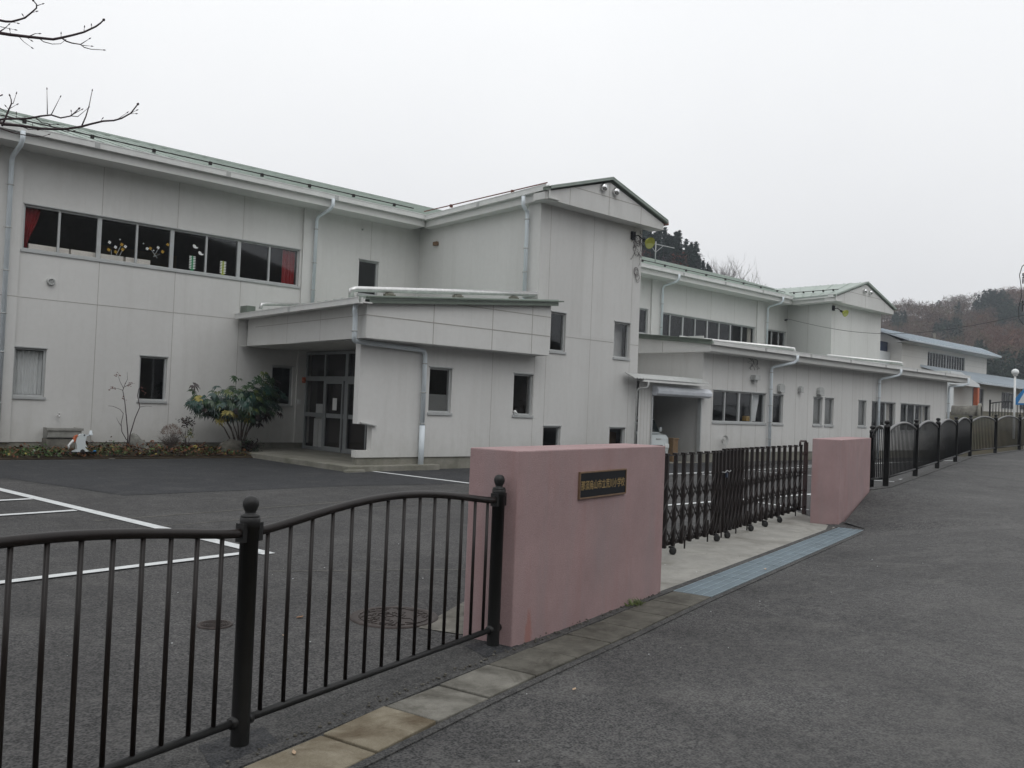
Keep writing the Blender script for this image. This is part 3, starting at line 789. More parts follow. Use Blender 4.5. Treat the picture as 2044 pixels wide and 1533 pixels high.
mb = MB(); snow_guard(mb, (16.35, 16.6, 7.62), (16.55, 22.3, 7.66), 5); mb.build('snow_guard', M['rust'], school)

# ---- entrance porch
PX0, PX1, PY = 10.78, 16.57, 16.5
ql = Vector((11.2 - PX0, 23.12 - PY)); LP = ql.length; ql.normalize(); qn = (-ql.y, ql.x)
mb = MB()
zl, zr_ = 3.80, 4.33
P_ = lambda p: (p[0], PY, p[1])
mb.prism([(PX0, 3.0), (PX1, 3.0), (PX1, zr_), (PX0, zl)], P_, lambda p: (p[0] + (.41 if p[0] < 12 else .0), PY + (6.6 if p[0] < 12 else .48), p[1]))
def topz(x): return zl + (zr_ - zl) * (x - PX0) / (PX1 - PX0)
for x in (12.66, 14.52, 15.9): mb.box(x - .009, x + .009, PY - .003, PY - .001, 3.0, topz(x) - .01, 1)
mb.box(PX0, PX1, PY - .005, PY - .003, 3.50, 3.52, 1)
xs_ = PX0 + (4.02 - zl) / (zr_ - zl) * (PX1 - PX0)
mb.box(xs_, PX1, PY - .005, PY - .003, 4.01, 4.03, 1)
wj = MB()
wallface(mb, Vector((PX0, PY)) + Vector(qn) * .004, ql, qn, LP, 3.0, 3.72, (), vj=[.35, 2.2, 4.05, 5.9], hj=[3.51], jw=.014)
mb.build('porch_fascia', [M['fascia'], M['joint']], school)
mb = MB(); mb.box(11.0, 16.5, 16.52, 23.1, 2.985, 2.998); mb.build('porch_ceiling', M['fascia'], school)
mb = MB(); roof_plane(mb, (PX0 - .3, 16.36, 3.87), (PX0 + .12, 23.12, 3.87), (16.72, 23.12, 4.50), (16.70, 16.36, 4.47), .4)
rfp = mb.build('roof', M['roof'], school)
mb = MB(); a_ = Vector((PX0 - .32, 16.40, 3.86)); b_ = Vector((16.72, 16.40, 4.44))
mb.bar(a_ + Vector((.3, 0, -.05)), b_ + Vector((0, 0, -.05)), .06, .10); mb.bar(a_ + Vector((.2, -.03, .03)), b_ + Vector((.15, -.03, .03)), .12, .03)
mb.build('verge_trim', M['roof_edge'], school)
mb = MB(); eave(mb, (PX0 - .36, 16.28), (PX0 + .02, 23.1), 3.86, qn, .34, 3.74, .14); mb.build('gutter', [M['gutter'], M['fascia'], M['pipe_grey']], school)
# porch lower wall with the notch at its end
mb = MB()
pw = [(12.99, 13.69, 1.38, 2.48), (15.79, 16.5, 1.38, 2.48)]
wallface(mb, (11.02, 17.0), XU, NF, 16.55 - 11.02, .3, 3.0, [(a - 11.02, b - 11.02, c, d) for a, b, c, d in pw] + [(0, .37, .46, 1.07, 'open')], depth=.2, vj=[3.99, 5.5])
for c, d in ((.3, .46), (1.07, 3.0)): mb.box(10.99, 11.018, 17.0, 17.2, c, d)
mb.poly([(11.02, 17.2, .3), (16.55, 17.2, .3), (16.55, 17.2, .46), (11.02, 17.2, .46)]); mb.poly([(11.39, 17.2, .46), (12.9, 17.2, .46), (12.9, 17.2, 3.0), (11.39, 17.2, 3.0)])
mb.poly([(11.02, 17.2, 1.07), (11.39, 17.2, 1.07), (11.39, 17.2, 3.0), (11.02, 17.2, 3.0)])
mb.build('wall', [M['wall'], M['joint']], school)
mb = MB(); mb.hexa([(11.05, 16.93, 1.085), (11.47, 16.93, 1.02), (11.47, 17.2, 1.02), (11.05, 17.2, 1.085)], [(11.05, 16.93, 1.11), (11.47, 16.93, 1.045), (11.47, 17.2, 1.045), (11.05, 17.2, 1.11)])
mb.build('notch_ledge', M['pipe_grey'], school)
mb = MB(); mb.box(11.03, 16.6, 17.03, 17.18, -.1, .3); mb.build('plinth', M['plinth'], school)
window(school, (0, 17.0), XU, NF, *pw[0], frosted=1.83)
wB = window(school, (0, 17.0), XU, NF, *pw[1])
# glazed entrance screen, faces -x
ent = empty('entrance_screen', (0, 0, 0)); ent.parent = school; ent.location = Vector((13.1, 20.0, .13)) - wloc(school)
m_ = MB()
XG = 13.1
ym = [(23.06, .09), (22.0, .07), (20.85, .14), (19.65, .10), (18.5, .10), (17.28, .1)]
for y, w_ in ym: m_.box(XG - .04, XG + .04, y - w_ / 2, y + w_ / 2, .13, 2.96)
for (y0, w0), (y1, w1) in zip(ym[:-1], ym[1:]):
    ya, yb = y0 - w0 / 2, y1 + w1 / 2
    for c, d in ((.131, .22), (1.08, 1.20), (2.12, 2.25), (2.88, 2.96)): m_.box(XG - .035, XG + .035, yb, ya, c, d)
m_.build('door_frame', M['alu_dark'], ent)
m_ = MB()
for (y0, w0), (y1, w1) in zip(ym[:-1], ym[1:]):
    ya, yb = y0 - w0 / 2, y1 + w1 / 2
    for c, d in ((.22, 1.08), (1.20, 2.12), (2.25, 2.88)): m_.box(XG - .004, XG + .004, yb, ya, c, d)
m_.build('door_glass', M['glass_low'], ent)
m_ = MB()
for ya, yb in ((21.9, 20.95), (20.75, 19.72)):       # sliding leaves
    m_.box(XG - .075, XG - .042, yb, yb + .06, .15, 2.12); m_.box(XG - .075, XG - .042, ya - .06, ya, .15, 2.12)
    m_.box(XG - .075, XG - .042, yb + .06, ya - .06, .15, .27); m_.box(XG - .075, XG - .042, yb + .06, ya - .06, 2.04, 2.12)
m_.build('door', M['alu_dark'], ent)
m_ = MB().box(XG - .06, XG - .055, 21.26, 21.48, 1.30, 1.64); m_.build('notice', M['white_paint'], ent)
# wall fittings near the entrance
m_ = MB(); m_.box(12.95, 13.06, YF - .09, YF - .001, 2.05, 2.22); m_.lathe((13.0, YF - .09, 2.13), [(.04, 0), (.045, .03), (.03, .06), (0, .065)], 12, ax=(0, -1, 0)); m_.build('alarm_lamp', M['orange'], school)
m_ = MB(); m_.box(13.0, 13.02, YF - .03, YF - .001, 1.1, 2.05); m_.build('conduit', M['pipe_grey'], school)
m_ = MB(); m_.box(12.83, 12.93, YF - .11, YF - .072, 1.42, 1.56); m_.build('intercom', M['white_paint'], school)
# ---- wall vents, taps, bells
def round_vent(x, y, z, r, par=school, mat='pipe_grey'):
    m_ = MB().lathe((x, y, z), [(r * 1.15, 0), (r * 1.15, .02), (r, .03), (r, .07), (r * .7, .075), (r * .68, .04), (0, .04)], 18, ax=(0, -1, 0))
    for k in range(3): m_.box(x - r * .75, x + r * .75, y - .072, y - .066, z - r * .4 + k * r * .4 - .006, z - r * .4 + k * r * .4 + .006)
    m_.build('vent', M[mat], par)
round_vent(6.10, YF, 4.17, .085)
m_ = MB().lathe((14.83, YF, 6.9), [(.03, 0), (.03, .04), (.015, .05), (.015, .09), (0, .09)], 10, ax=(0, -1, 0)); m_.build('hook', M['pipe_grey'], school)
m_ = MB(); m_.box(16.90, 16.98, 22.05, 22.25, 6.62, 6.74); m_.build('speaker_box', M['brass'], school)
m_ = MB().lathe((15.85, 17.0, 1.47), [(.04, 0), (.045, .03), (.02, .06), (0, .06)], 10, ax=(0, -1, 0)); m_.tube([(15.85, 16.94, 1.47), (15.85, 16.92, 1.44), (15.9, 16.92, 1.42)], .018, 8); m_.build('sensor', M['white_paint'], school)

# ---- downpipes
def downpipe(pts, r=.046, mat='pipe', clips=(), par=school, collars=()):
    m_ = MB(); m_.tube(pts, r, 12); 
    d = m_.build('downpipe', M[mat], par)
    if clips or collars:
        for c in clips:
            m_ = MB(); m_.lathe((c[0], c[1], c[2] - .01), [(r, 0), (r + .012, 0), (r + .012, .022), (r, .022)], 12); m_.box(c[0] - r - .05, c[0] + r + .03, c[1] - .004, c[1] + .004, c[2] - .006, c[2] + .01); m_.box(c[0] - .008, c[0] + .008, c[1], c[1] + r + .06, c[2] - .006, c[2] + .01)
            m_.build('pipe_clip', M['pipe_grey'], d)
    return d
YP = YF - .17
downpipe([(13.22, 22.24, 7.42), (13.22, 22.24, 7.24), (13.19, 22.34, 7.12), (13.15, 22.9, 6.98), (13.14, YP, 6.88), (13.12, YP, 4.34)], .05, clips=[(13.13, YP, z) for z in (6.6, 5.6, 4.8)])
downpipe([(5.12, 22.24, 7.42), (5.12, 22.24, 7.24), (5.11, 22.34, 7.12), (5.09, 22.9, 6.98), (5.09, YP, 6.88), (5.09, YP, 0.15)], .055, clips=[(5.09, YP, z) for z in (6.3, 5.3, 4.3, 3.3, 2.4, 1.2)])
downpipe([(16.20, 17.35, 7.34), (16.21, 17.36, 7.10), (16.30, 17.38, 7.02), (16.42, 17.42, 6.98), (16.44, 17.42, 6.86), (16.44, 17.42, 4.50)], .055, clips=[(16.44, 17.42, z) for z in (6.75, 5.95, 5.3, 4.7)])
downpipe([(10.56, 16.62, 3.72), (10.56, 16.64, 3.58), (10.60, 16.68, 3.5), (10.62, 16.70, 3.42), (10.62, 16.70, 3.06), (10.64, 16.74, 2.96), (10.74, 16.86, 2.93), (12.62, 16.90, 2.87), (12.72, 16.91, 2.85), (12.76, 16.91, 2.76), (12.76, 16.91, 1.05)], .055, clips=[(10.62, 16.70, 3.5), (10.62, 16.70, 3.14), (12.76, 16.91, 2.55), (12.76, 16.91, 1.85), (12.76, 16.91, 1.1)])
m_ = MB(); m_.tube([(12.76, 16.91, 1.06), (12.76, 16.91, -.02)], .068, 14); m_.build('downpipe', M['pipe'], school)
# silver pipe lying on the porch roof
def roof_pipe(pts, par, r=.055, feet=()):
    m_ = MB(); m_.tube(pts, r, 12); p_ = m_.build('roof_pipe', M['steel'], par)
    for f in feet:
        m_ = MB(); m_.box(f[0] - .14, f[0] + .14, f[1] - .05, f[1] + .05, f[2] - .07, f[2] + .02); m_.box(f[0] - .08, f[0] + .08, f[1] - .06, f[1] + .06, f[2] + .0, f[2] + .045)
        m_.build('pipe_foot', M['plinth'], p_)
roof_pipe([(10.72, 17.05, 3.92), (10.68, 17.02, 4.08), (10.78, 17.0, 4.12), (13.5, 16.96, 4.38), (16.38, 16.92, 4.66), (16.44, 17.1, 4.66), (16.44, 17.42, 4.62)], school, .068, [(11.7, 16.98, 4.09), (13.75, 16.98, 4.29), (15.65, 16.98, 4.47)])
roof_pipe([(10.95, 21.9, 3.96), (10.97, 21.9, 4.08), (11.1, 21.95, 4.11), (13.1, 22.7, 4.34)], school, .05)
m_ = MB(); m_.box(10.75, 11.0, 22.3, 22.7, 3.87, 4.05); m_.build('drain_box', M['roof_edge'], school)

# ---- outdoor sink
SKM = 'sink'
sk = empty('outdoor_sink', (6.5, 22.95, .1), 'concrete wash sink with a tap standing against the school wall', 'sink')
m_ = MB(); m_.box(6.08, 6.86, 22.72, 23.12, .1, .40); m_.build('sink_base', M['slab_grey'], sk, bevel=.01)
m_ = MB(); m_.box(6.10, 6.84, 22.70, 22.76, .42, .66); m_.box(6.10, 6.16, 22.76, 23.12, .42, .66); m_.box(6.78, 6.84, 22.76, 23.12, .42, .66); m_.box(6.16, 6.78, 22.76, 23.12, .42, .47); m_.box(6.06, 6.88, 22.67, 22.75, .60, .655); m_.box(6.08, 6.86, 22.68, 22.74, .44, .475)
m_.build('basin', M['sink'], sk)
m_ = MB(); m_.tube([(6.40, 23.12, .95), (6.40, 22.98, .95), (6.40, 22.96, .90)], .018, 8); m_.lathe((6.40, 22.99, .965), [(.012, 0), (.012, .03), (.035, .035), (.035, .05), (0, .055)], 10); m_.build('tap', M['steel'], sk)
m_ = MB(); m_.tube([(6.86, 22.98, .47), (7.10, 22.98, .47), (7.14, 22.98, .49), (7.15, 23.1, .5)], .018, 8); m_.lathe((7.14, 22.98, .48), [(.05, 0), (.05, .04), (.035, .05), (.035, .11), (0, .12)], 12); m_.build('drain_pipe', M['pipe'], sk)
# ---- interiors behind the glass
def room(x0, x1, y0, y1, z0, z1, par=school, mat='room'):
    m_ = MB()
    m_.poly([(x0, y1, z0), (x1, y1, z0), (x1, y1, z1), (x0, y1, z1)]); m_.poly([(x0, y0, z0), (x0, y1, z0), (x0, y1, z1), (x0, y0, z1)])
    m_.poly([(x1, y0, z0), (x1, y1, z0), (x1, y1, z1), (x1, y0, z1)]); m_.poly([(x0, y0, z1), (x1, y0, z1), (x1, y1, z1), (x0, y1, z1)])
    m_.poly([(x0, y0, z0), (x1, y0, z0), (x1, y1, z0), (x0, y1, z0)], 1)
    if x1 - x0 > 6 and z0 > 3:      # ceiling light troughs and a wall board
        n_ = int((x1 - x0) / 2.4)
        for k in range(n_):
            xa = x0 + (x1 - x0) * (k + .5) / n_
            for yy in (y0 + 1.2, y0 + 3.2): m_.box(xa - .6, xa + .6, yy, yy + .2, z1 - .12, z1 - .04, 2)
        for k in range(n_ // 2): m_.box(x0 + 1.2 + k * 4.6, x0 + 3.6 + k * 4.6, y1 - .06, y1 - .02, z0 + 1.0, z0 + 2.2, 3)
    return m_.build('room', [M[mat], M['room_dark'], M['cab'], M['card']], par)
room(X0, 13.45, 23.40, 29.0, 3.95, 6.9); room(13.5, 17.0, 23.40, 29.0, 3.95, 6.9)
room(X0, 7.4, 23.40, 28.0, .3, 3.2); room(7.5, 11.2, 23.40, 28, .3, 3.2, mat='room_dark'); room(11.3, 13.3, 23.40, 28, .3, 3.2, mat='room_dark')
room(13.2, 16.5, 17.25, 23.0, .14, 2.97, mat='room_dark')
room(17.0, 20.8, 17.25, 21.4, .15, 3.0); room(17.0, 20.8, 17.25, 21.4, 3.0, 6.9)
m_ = MB(); m_.box(20.0, 20.6, 17.5, 17.9, .15, .95); m_.build('carton', M['card'], school)
m_ = MB(); m_.box(20.02, 20.6, 17.4, 17.45, 3.05, 4.3); m_.build('inner_partition', M['white_paint'], school)
def curtain(pts, z0, z1, mat, label, par=None, wav=.035, name='curtain', taper=None):
    """pts: (x0,x1,y) hanging cloth with folds; taper: fraction of width kept at the bottom"""
    x0, x1, y = pts; n = max(10, int((x1 - x0) / .018)); m_ = MB(); tp = taper if taper is not None else 1
    rows = 8
    for r in range(rows + 1):
        t = r / rows; z = z1 + (z0 - z1) * t; w = 1 + (tp - 1) * smooth(t)
        for k in range(n + 1):
            s = k / n
            m_.v.append((x0 + (x1 - x0) * s * w, y + wav * math.sin(s * (x1 - x0) * 62 + .6 * math.sin(s * 9)) * (.7 + .3 * t), z))
    for r in range(rows):
        for k in range(n):
            a = r * (n + 1) + k; m_.f.append((a, a + 1, a + n + 2, a + n + 1)); m_.m.append(0); m_.sm.append(True)
    o = m_.build(name, M[mat]); tag(o, label, 'curtain', 'curtains in the school windows'); return o
curtain((5.48, 5.84, YF + .2), 4.93, 5.9, 'curtain_red', 'red curtain at the left end of the long classroom window, gathered to one side', taper=.3)
curtain((12.28, 12.70, YF + .2), 4.93, 5.9, 'curtain_red', 'red curtain at the right end of the long classroom window')
curtain((5.47, 6.05, YF + .2), 1.43, 2.48, 'curtain_white', 'white curtain hanging in the lower left ground-floor window')
for k, (a, b) in enumerate(((5.62, 6.52), (6.57, 7.82), (7.88, 8.50))):
    m_ = MB(); m_.box(a, b, YF + .18, YF + .6, 4.0, 5.05); m_.box(a + .02, b - .02, YF + .174, YF + .18, 4.4, 5.03)
    for z in (4.95,): m_.box(a + (b - a) / 2 - .003, a + (b - a) / 2 + .003, YF + .17, YF + .174, 4.4, 5.03)
    tag(m_.build('cabinet', M['cab'], bevel=.006), ['leftmost low white cabinet behind the classroom glass', 'middle and longest of the low white cabinets behind the classroom glass', 'rightmost low white cabinet behind the classroom glass'][k], 'cabinet', 'low cabinets in the classroom')
sl_ = empty('shoe_locker', (13.5, 22.3, .14), 'pale cabinet standing just inside the entrance glass', 'cabinet')
m_ = MB(); m_.box(13.16, 13.55, 22.10, 22.66, .14, 1.04); m_.build('body', M['white_paint'], sl_, bevel=.01)
m_ = MB(); m_.box(13.15, 13.16, 22.13, 22.37, .2, .98); m_.build('door', M['white_paint'], sl_); MB().box(13.15, 13.16, 22.39, 22.63, .2, .98).build('door', M['white_paint'], sl_)
m_ = MB(); m_.box(13.17, 13.45, 22.2, 22.6, 1.042, 1.46); tag(m_.build('box', M['white_paint'], bevel=.008), 'pale box resting on the cabinet inside the entrance', 'box')

# ================================================================ FAR PART OF THE SCHOOL
upw = [(28.2, 29.04, 4.87, 5.9), (29.90, 37.28, 4.87, 5.88), (38.24, 40.12, 4.87, 5.9)]
mb = MB()
wallface(mb, (20.9, YF), XU, NF, 40.27 - 20.9, .3, 7.3, [(a - 20.9, b - 20.9, c, d) for a, b, c, d in upw], vj=[q - 20.9 for q in (24.0, 26.0, 31.66, 33.55, 35.45)], hj=[3.73])
mb.build('wall', [M['wall'], M['joint']], school)
for a, b in ((29.17, 29.80), (37.33, 37.97)): MB().box(a, b, YF - .07, YF - .003, 3.9, 7.22).build('pilaster', M['wall'], school)
for q, ml in zip(upw, ([], [(p_, .085 if k % 2 else .055) for k, p_ in enumerate((30.62, 31.55, 32.47, 33.40, 34.33, 35.26, 36.22))], [(38.9, .06), (39.55, .06)])):
    window(school, (0, YF), XU, NF, *q, mull=ml)
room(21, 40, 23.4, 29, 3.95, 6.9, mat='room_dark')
curtain((36.9, 37.22, YF + .2), 4.93, 5.85, 'curtain_beige', 'beige curtain at the right end of the far upper window strip')
mb = MB(); eave(mb, (20.9, 22.28), (39.55, 22.28), 7.56, (0, -1), .87, 7.20); mb.build('gutter', [M['gutter'], M['fascia'], M['pipe_grey']], school)
for x in (29.75, 38.08):
    downpipe([(x + .12, 22.24, 7.42), (x + .12, 22.24, 7.24), (x + .09, 22.34, 7.12), (x, 22.9, 6.98), (x, YP, 6.88), (x, YP, 4.6)], .05, clips=[(x, YP, z) for z in (6.2, 5.2)])
# tower two
su2 = Vector((40.2 - 39.7, 23.15 - 20.5)); L2 = su2.length; su2.normalize(); sn2 = (-su2.y, su2.x)
mb = MB(); wallface(mb, (39.7, 20.5), su2, sn2, L2, 0, 7.3, (), vj=[1.4]); wallface(mb, (39.7, 20.5), XU, NF, 5.25, .3, 7.3, (), vj=[.3, 2.0, 3.8])
mb.poly([(44.95, 20.5, 0), (44.95, 36, 0), (44.95, 36, 7.3), (44.95, 29.5, 9.6), (44.95, 23, 7.3), (44.95, 20.5, 7.3)])
mb.build('tower_wall', [M['wall'], M['joint']], school)
gable(school, 20.0, 20.5, 38.95, 45.3, 42.12, 7.17, 7.46, 8.44, 7.78, [(41.90, 7.98), (42.50, 7.98)], 'wall')
mb = MB(); roof_plane(mb, (38.85, 19.9, 7.46), (39.2, 22.6, 7.50), (42.12, 25.4, 8.48), (42.12, 19.9, 8.46), .42)
roof_plane(mb, (45.4, 19.9, 7.46), (45.4, 25.4, 7.46), (42.12, 25.4, 8.48), (42.12, 19.9, 8.46), .42)
r2 = mb.build('roof', M['roof'], school)
mb = MB(); snow_guard(mb, (39.5, 20.1, 7.80), (39.9, 22.9, 7.86), .7); mb.build('snow_guard', M['brown_iron'], r2)
mb = MB()
for a, b in (((38.82, 7.42), (42.12, 8.45)), ((45.43, 7.42), (42.12, 8.45))): mb.bar((a[0], 19.97, a[1]), (b[0], 19.97, b[1]), .05, .07)
mb.build('verge_trim', M['roof_edge'], school)
mb = MB(); eave(mb, (38.86, 19.95), (39.25, 22.5), 7.50, sn2, .7, 7.18); mb.build('gutter', [M['gutter'], M['fascia'], M['pipe_grey']], school)
mb = MB()    # rear and end walls so the block is closed
mb.poly([(X0, 36, 0), (44.95, 36, 0), (44.95, 36, 7.6), (X0, 36, 7.6)]); mb.poly([(X0, 23.15, 0), (X0, 36, 0), (X0, 36, 7.6), (X0, 29.5, 9.7), (X0, 23.15, 7.5)])
mb.build('wall', M['wall'], school)

# ---- low wing in front
ow = [(24.93, 28.22, 1.36, 2.43), (28.72, 29.44, 1.36, 2.43), (31.67, 32.38, 1.36, 2.44), (32.58, 33.30, 1.36, 2.44), (35.43, 36.15, 1.36, 2.44), (36.66, 38.97, 1.2, 2.44), (39.5, 42.74, 1.2, 2.44)]
LX0, LX1 = 24.3, 44.7
mb = MB()
wallface(mb, (LX0, 17.0), XU, NF, LX1 - LX0, .33, 3.72, [(a - LX0, b - LX0, c, d) for a, b, c, d in ow], vj=[.91 * k - .35 for k in range(1, 23)], jw=.016)
wallface(mb, (LX0, 23.15), (0, -1), (-1, 0), 6.15, .33, 4.2, (), vj=[], jw=.016)
wallface(mb, (LX1, 23.15), (0, -1), (1, 0), 6.15, .33, 4.2, ())
mb.build('wall', [M['wall_far'], M['joint']], school)
mb = MB(); mb.box(LX0 + .02, LX1 - .02, 17.03, 17.2, -.1, .33); mb.build('plinth', M['plinth'], school)
mls = [[(25.72, .06), (26.60, .10), (27.42, .06)], [], [], [], [], [(37.35, .06), (38.1, .10)], [(40.3, .06), (41.15, .10), (41.95, .06)]]
for k, (q, ml) in enumerate(zip(ow, mls)): window(school, (0, 17.0), XU, NF, *q, mull=ml, frosted=(2.40 if k in (2, 3, 4) else None))
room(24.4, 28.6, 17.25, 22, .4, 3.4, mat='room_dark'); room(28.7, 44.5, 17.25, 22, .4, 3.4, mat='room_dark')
curtain((27.60, 28.12, 17.22), 1.42, 2.38, 'curtain_white', 'white curtain tied back in the wide window beside the garage', taper=.6)
curtain((38.3, 38.85, 17.22), 1.25, 2.38, 'curtain_beige', 'beige curtain in the wide window nearest the right-hand downpipe')
curtain((42.0, 42.65, 17.22), 1.25, 2.38, 'curtain_beige', 'beige curtain in the last wide window of the low wing')
m_ = MB(); m_.box(27.35, 27.62, 17.22, 17.4, 1.42, 1.60); M['yellow'] = simple('yellow_plastic', (.42, .27, .07), .6); tag(m_.build('box', M['yellow'], bevel=.01), 'small yellow box on the inner sill of the wide window', 'box')
mb = MB(); zf = 3.98
mb.hexa([(23.92, 16.48, 3.64), (45.6, 16.48, 3.64), (45.6, 17.0, 3.64), (23.92, 17.0, 3.64)], [(23.92, 16.48, 3.90), (45.6, 16.48, 3.90), (45.6, 17.0, 3.93), (23.92, 17.0, 3.93)])
mb.hexa([(23.92, 17.0, 3.64), (24.295, 17.0, 3.64), (24.295, 23.1, 3.64), (23.92, 23.1, 3.64)], [(23.92, 17.0, 3.93), (24.295, 17.0, 3.93), (24.295, 23.1, 4.48), (23.92, 23.1, 4.48)])
for y in (18.4, 20.2): mb.box(23.914, 23.918, y - .008, y + .008, 3.64, 4.0, 1)
mb.build('eave_fascia', [M['fascia'], M['joint']], school)
mb = MB(); roof_plane(mb, (23.85, 16.42, 3.97), (45.65, 16.42, 3.97), (45.65, 23.1, 4.62), (23.85, 23.1, 4.62), .42)
r3 = mb.build('roof', M['roof'], school)
mb = MB(); mb.bar((23.86, 16.38, 3.93), (23.86, 23.1, 4.58), .06, .14); mb.bar((23.82, 16.38, 4.01), (23.82, 23.1, 4.66), .12, .03); mb.build('verge_trim', M['roof_edge'], school)
mb = MB()
eave(mb, (23.9, 16.34), (45.8, 16.34), 4.0, (0, -1), .16, 3.66, .14); mb.build('gutter', [M['gutter'], M['fascia'], M['pipe_grey']], school)
for x in (28.36, 37.06):
    downpipe([(x + .75, 16.30, 3.87), (x + .75, 16.30, 3.70), (x + .70, 16.38, 3.60), (x + .1, 16.82, 3.42), (x, 16.88, 3.36), (x, 16.88, 3.22), (x, 16.88, .0)], .055, clips=[(x, 16.88, z) for z in (3.2, 2.6, 2.0, 1.4, .8)])
downpipe([(45.45, 16.30, 3.87), (45.45, 16.3, 3.6), (45.2, 16.5, 3.5), (44.62, 16.86, 3.42), (44.6, 16.88, 3.3), (44.6, 16.88, 0)], .055, clips=[(44.6, 16.88, z) for z in (2.6, 1.4)])
roof_pipe([(26.2, 19.4, 4.38), (30.3, 17.35, 4.24), (30.42, 17.2, 4.22), (30.42, 17.15, 4.02)], school, .065)
roof_pipe([(36.0, 18.8, 4.38), (39.6, 17.2, 4.27), (39.7, 17.1, 4.25), (39.7, 17.05, 4.02)], school, .065)
# wall fittings of the low wing
def hood(x, z, w, h):
    m_ = MB(); pts = [(-w / 2, -h / 2), (w / 2, -h / 2), (w / 2, h * .15), (w * .36, h * .38), (0, h / 2), (-w * .36, h * .38), (-w / 2, h * .15)]
    m_.prism(pts, lambda p: (x + p[0], 16.86, z + p[1]), lambda p: (x + p[0], 16.997, z + p[1])); m_.box(x - w * .4, x + w * .4, 16.84, 16.86, z - h / 2 - .03, z - h / 2 + .02)
    m_.build('vent_hood', M['pipe_grey'], school, bevel=.01)
hood(29.13, 2.69, .36, .30); hood(32.07, 2.69, .38, .30); hood(30.55, 2.70, .2, .22)
m_ = MB(); m_.box(27.18, 27.50, 16.80, 16.997, 2.88, 3.05); m_.box(27.26, 27.42, 16.86, 16.95, 2.80, 2.88); m_.build('wall_lamp', M['pipe_grey'], school)
hr = empty('hose_reel', (25.5, 16.9, .6), 'small grey hose coil hanging low on the siding beside the garage', 'hose reel')
m_ = MB()
for k in range(5):
    pts = [(25.52 + (.13 + .012 * k) * math.cos(t / 14 * 6.283), 16.90 - .012 * k, .74 + (.13 + .012 * k) * math.sin(t / 14 * 6.283)) for t in range(15)]
    m_.tube(pts, .006, 6, caps=False)
m_.build('hose', M['pipe_grey'], hr); m_ = MB(); m_.box(25.5, 25.54, 16.90, 16.99, .70, .78); m_.build('bracket', M['steel'], hr)
# cable tangle under the eave and its bracket
m_ = MB(); rr = random.Random(2)
for k in range(5):
    pts = [(26.9 + .12 * k, 16.93, 3.62)]
    for j in range(6): pts.append((26.9 + .12 * k + rr.uniform(-.1, .28), 16.92, 3.55 - .06 * j + rr.uniform(-.03, .03)))
    m_.tube(pts, .007, 5)
m_.build('cable', M['wire'], school)

# ---- garage between tower one and the low wing
gz = empty('garage', (22.8, 16.9, 0), 'low garage lean-to with an open roller shutter between the tower and the low wing', 'garage')
mb = MB()
GY = 16.93
wallface(mb, (20.92, GY), XU, NF, 24.28 - 20.92, 0, 2.75, [(21.56 - 20.92, 24.17 - 20.92, -.01, 2.12)], depth=.1, vj=[.12, .28, .44, .58], jw=.012)
mb.build('wall', [M['wall_far'], M['joint']], gz)
mb = MB(); mb.poly([(20.94, 17.03, 0), (20.94, 22, 0), (20.94, 22, 2.7), (20.94, 17.03, 2.7)]); mb.poly([(24.26, 17.03, 0), (24.26, 22, 0), (24.26, 22, 2.7), (24.26, 17.03, 2.7)])
mb.poly([(20.94, 22, 0), (24.26, 22, 0), (24.26, 22, 2.7), (20.94, 22, 2.7)]); mb.poly([(20.94, 17, 2.72), (24.26, 17, 2.72), (24.26, 22, 2.72), (20.94, 22, 2.72)])
M['garage_in'] = wall_mat('garage_inner_wall', (.60, .60, .59), .1); mb.build('inner_wall', M['garage_in'], gz)
mb = MB(); mb.box(20.94, 24.26, 16.9, 22, -.05, .02); mb.build('floor_slab', M['plinth'], gz)
mb = MB(); mb.box(21.54, 21.60, GY - .03, GY + .1, 0, 2.12); mb.box(24.12, 24.17, GY - .03, GY + .1, 0, 2.12); mb.build('shutter_rail', M['alu'], gz)
mb = MB(); prof = [(0, .0), (0, .30), (-.08, .31), (-.20, .27), (-.26, .17), (-.24, .06), (-.14, .0)]
mb.prism(prof, lambda p: (21.55, GY - .002 + p[0], 2.12 + p[1]), lambda p: (24.42, GY - .002 + p[0], 2.12 + p[1])); mb.build('shutter_housing', M['mauve'], gz, bevel=.02)
mb = MB(); n = 26
for k in range(n):
    x0 = 20.2 + k * (24.05 - 20.2) / n; x1 = x0 + (24.05 - 20.2) / n; xm_ = (x0 + x1) / 2
    for a, b, dz0, dz1 in ((x0, xm_, .03, 0), (xm_, x1, 0, .03)):
        mb.hexa([(a, 16.55, 2.57 + dz0), (b, 16.55, 2.57 + dz1), (b, 16.91, 2.72 + dz1), (a, 16.91, 2.72 + dz0)], [(a, 16.55, 2.585 + dz0), (b, 16.55, 2.585 + dz1), (b, 16.91, 2.735 + dz1), (a, 16.91, 2.735 + dz0)])
cr = mb.build('canopy', M['pipe_grey'], gz)
mb = MB(); mb.box(20.6, 24.0, 16.48, 16.53, 2.50, 2.56); mb.box(20.6, 24.0, 16.53, 16.56, 2.50, 2.51); mb.build('gutter', M['gutter'], cr)
m_ = MB(); m_.tube([(20.82, 16.50, 2.50), (20.82, 16.50, 2.42), (20.80, 16.5, 2.34), (20.72, 16.75, 2.30), (20.70, 16.82, 2.24), (20.70, 16.84, .0)], .033, 10); m_.build('downpipe', M['pipe_grey'], gz)
for z in (2.0, 1.25, .5): 
    m_ = MB(); m_.lathe((20.70, 16.84, z), [(.033, 0), (.045, 0), (.045, .02), (.033, .02)], 10); m_.box(20.62, 20.78, 16.835, 16.845, z, z + .015); m_.build('pipe_clip', M['pipe_grey'], gz)
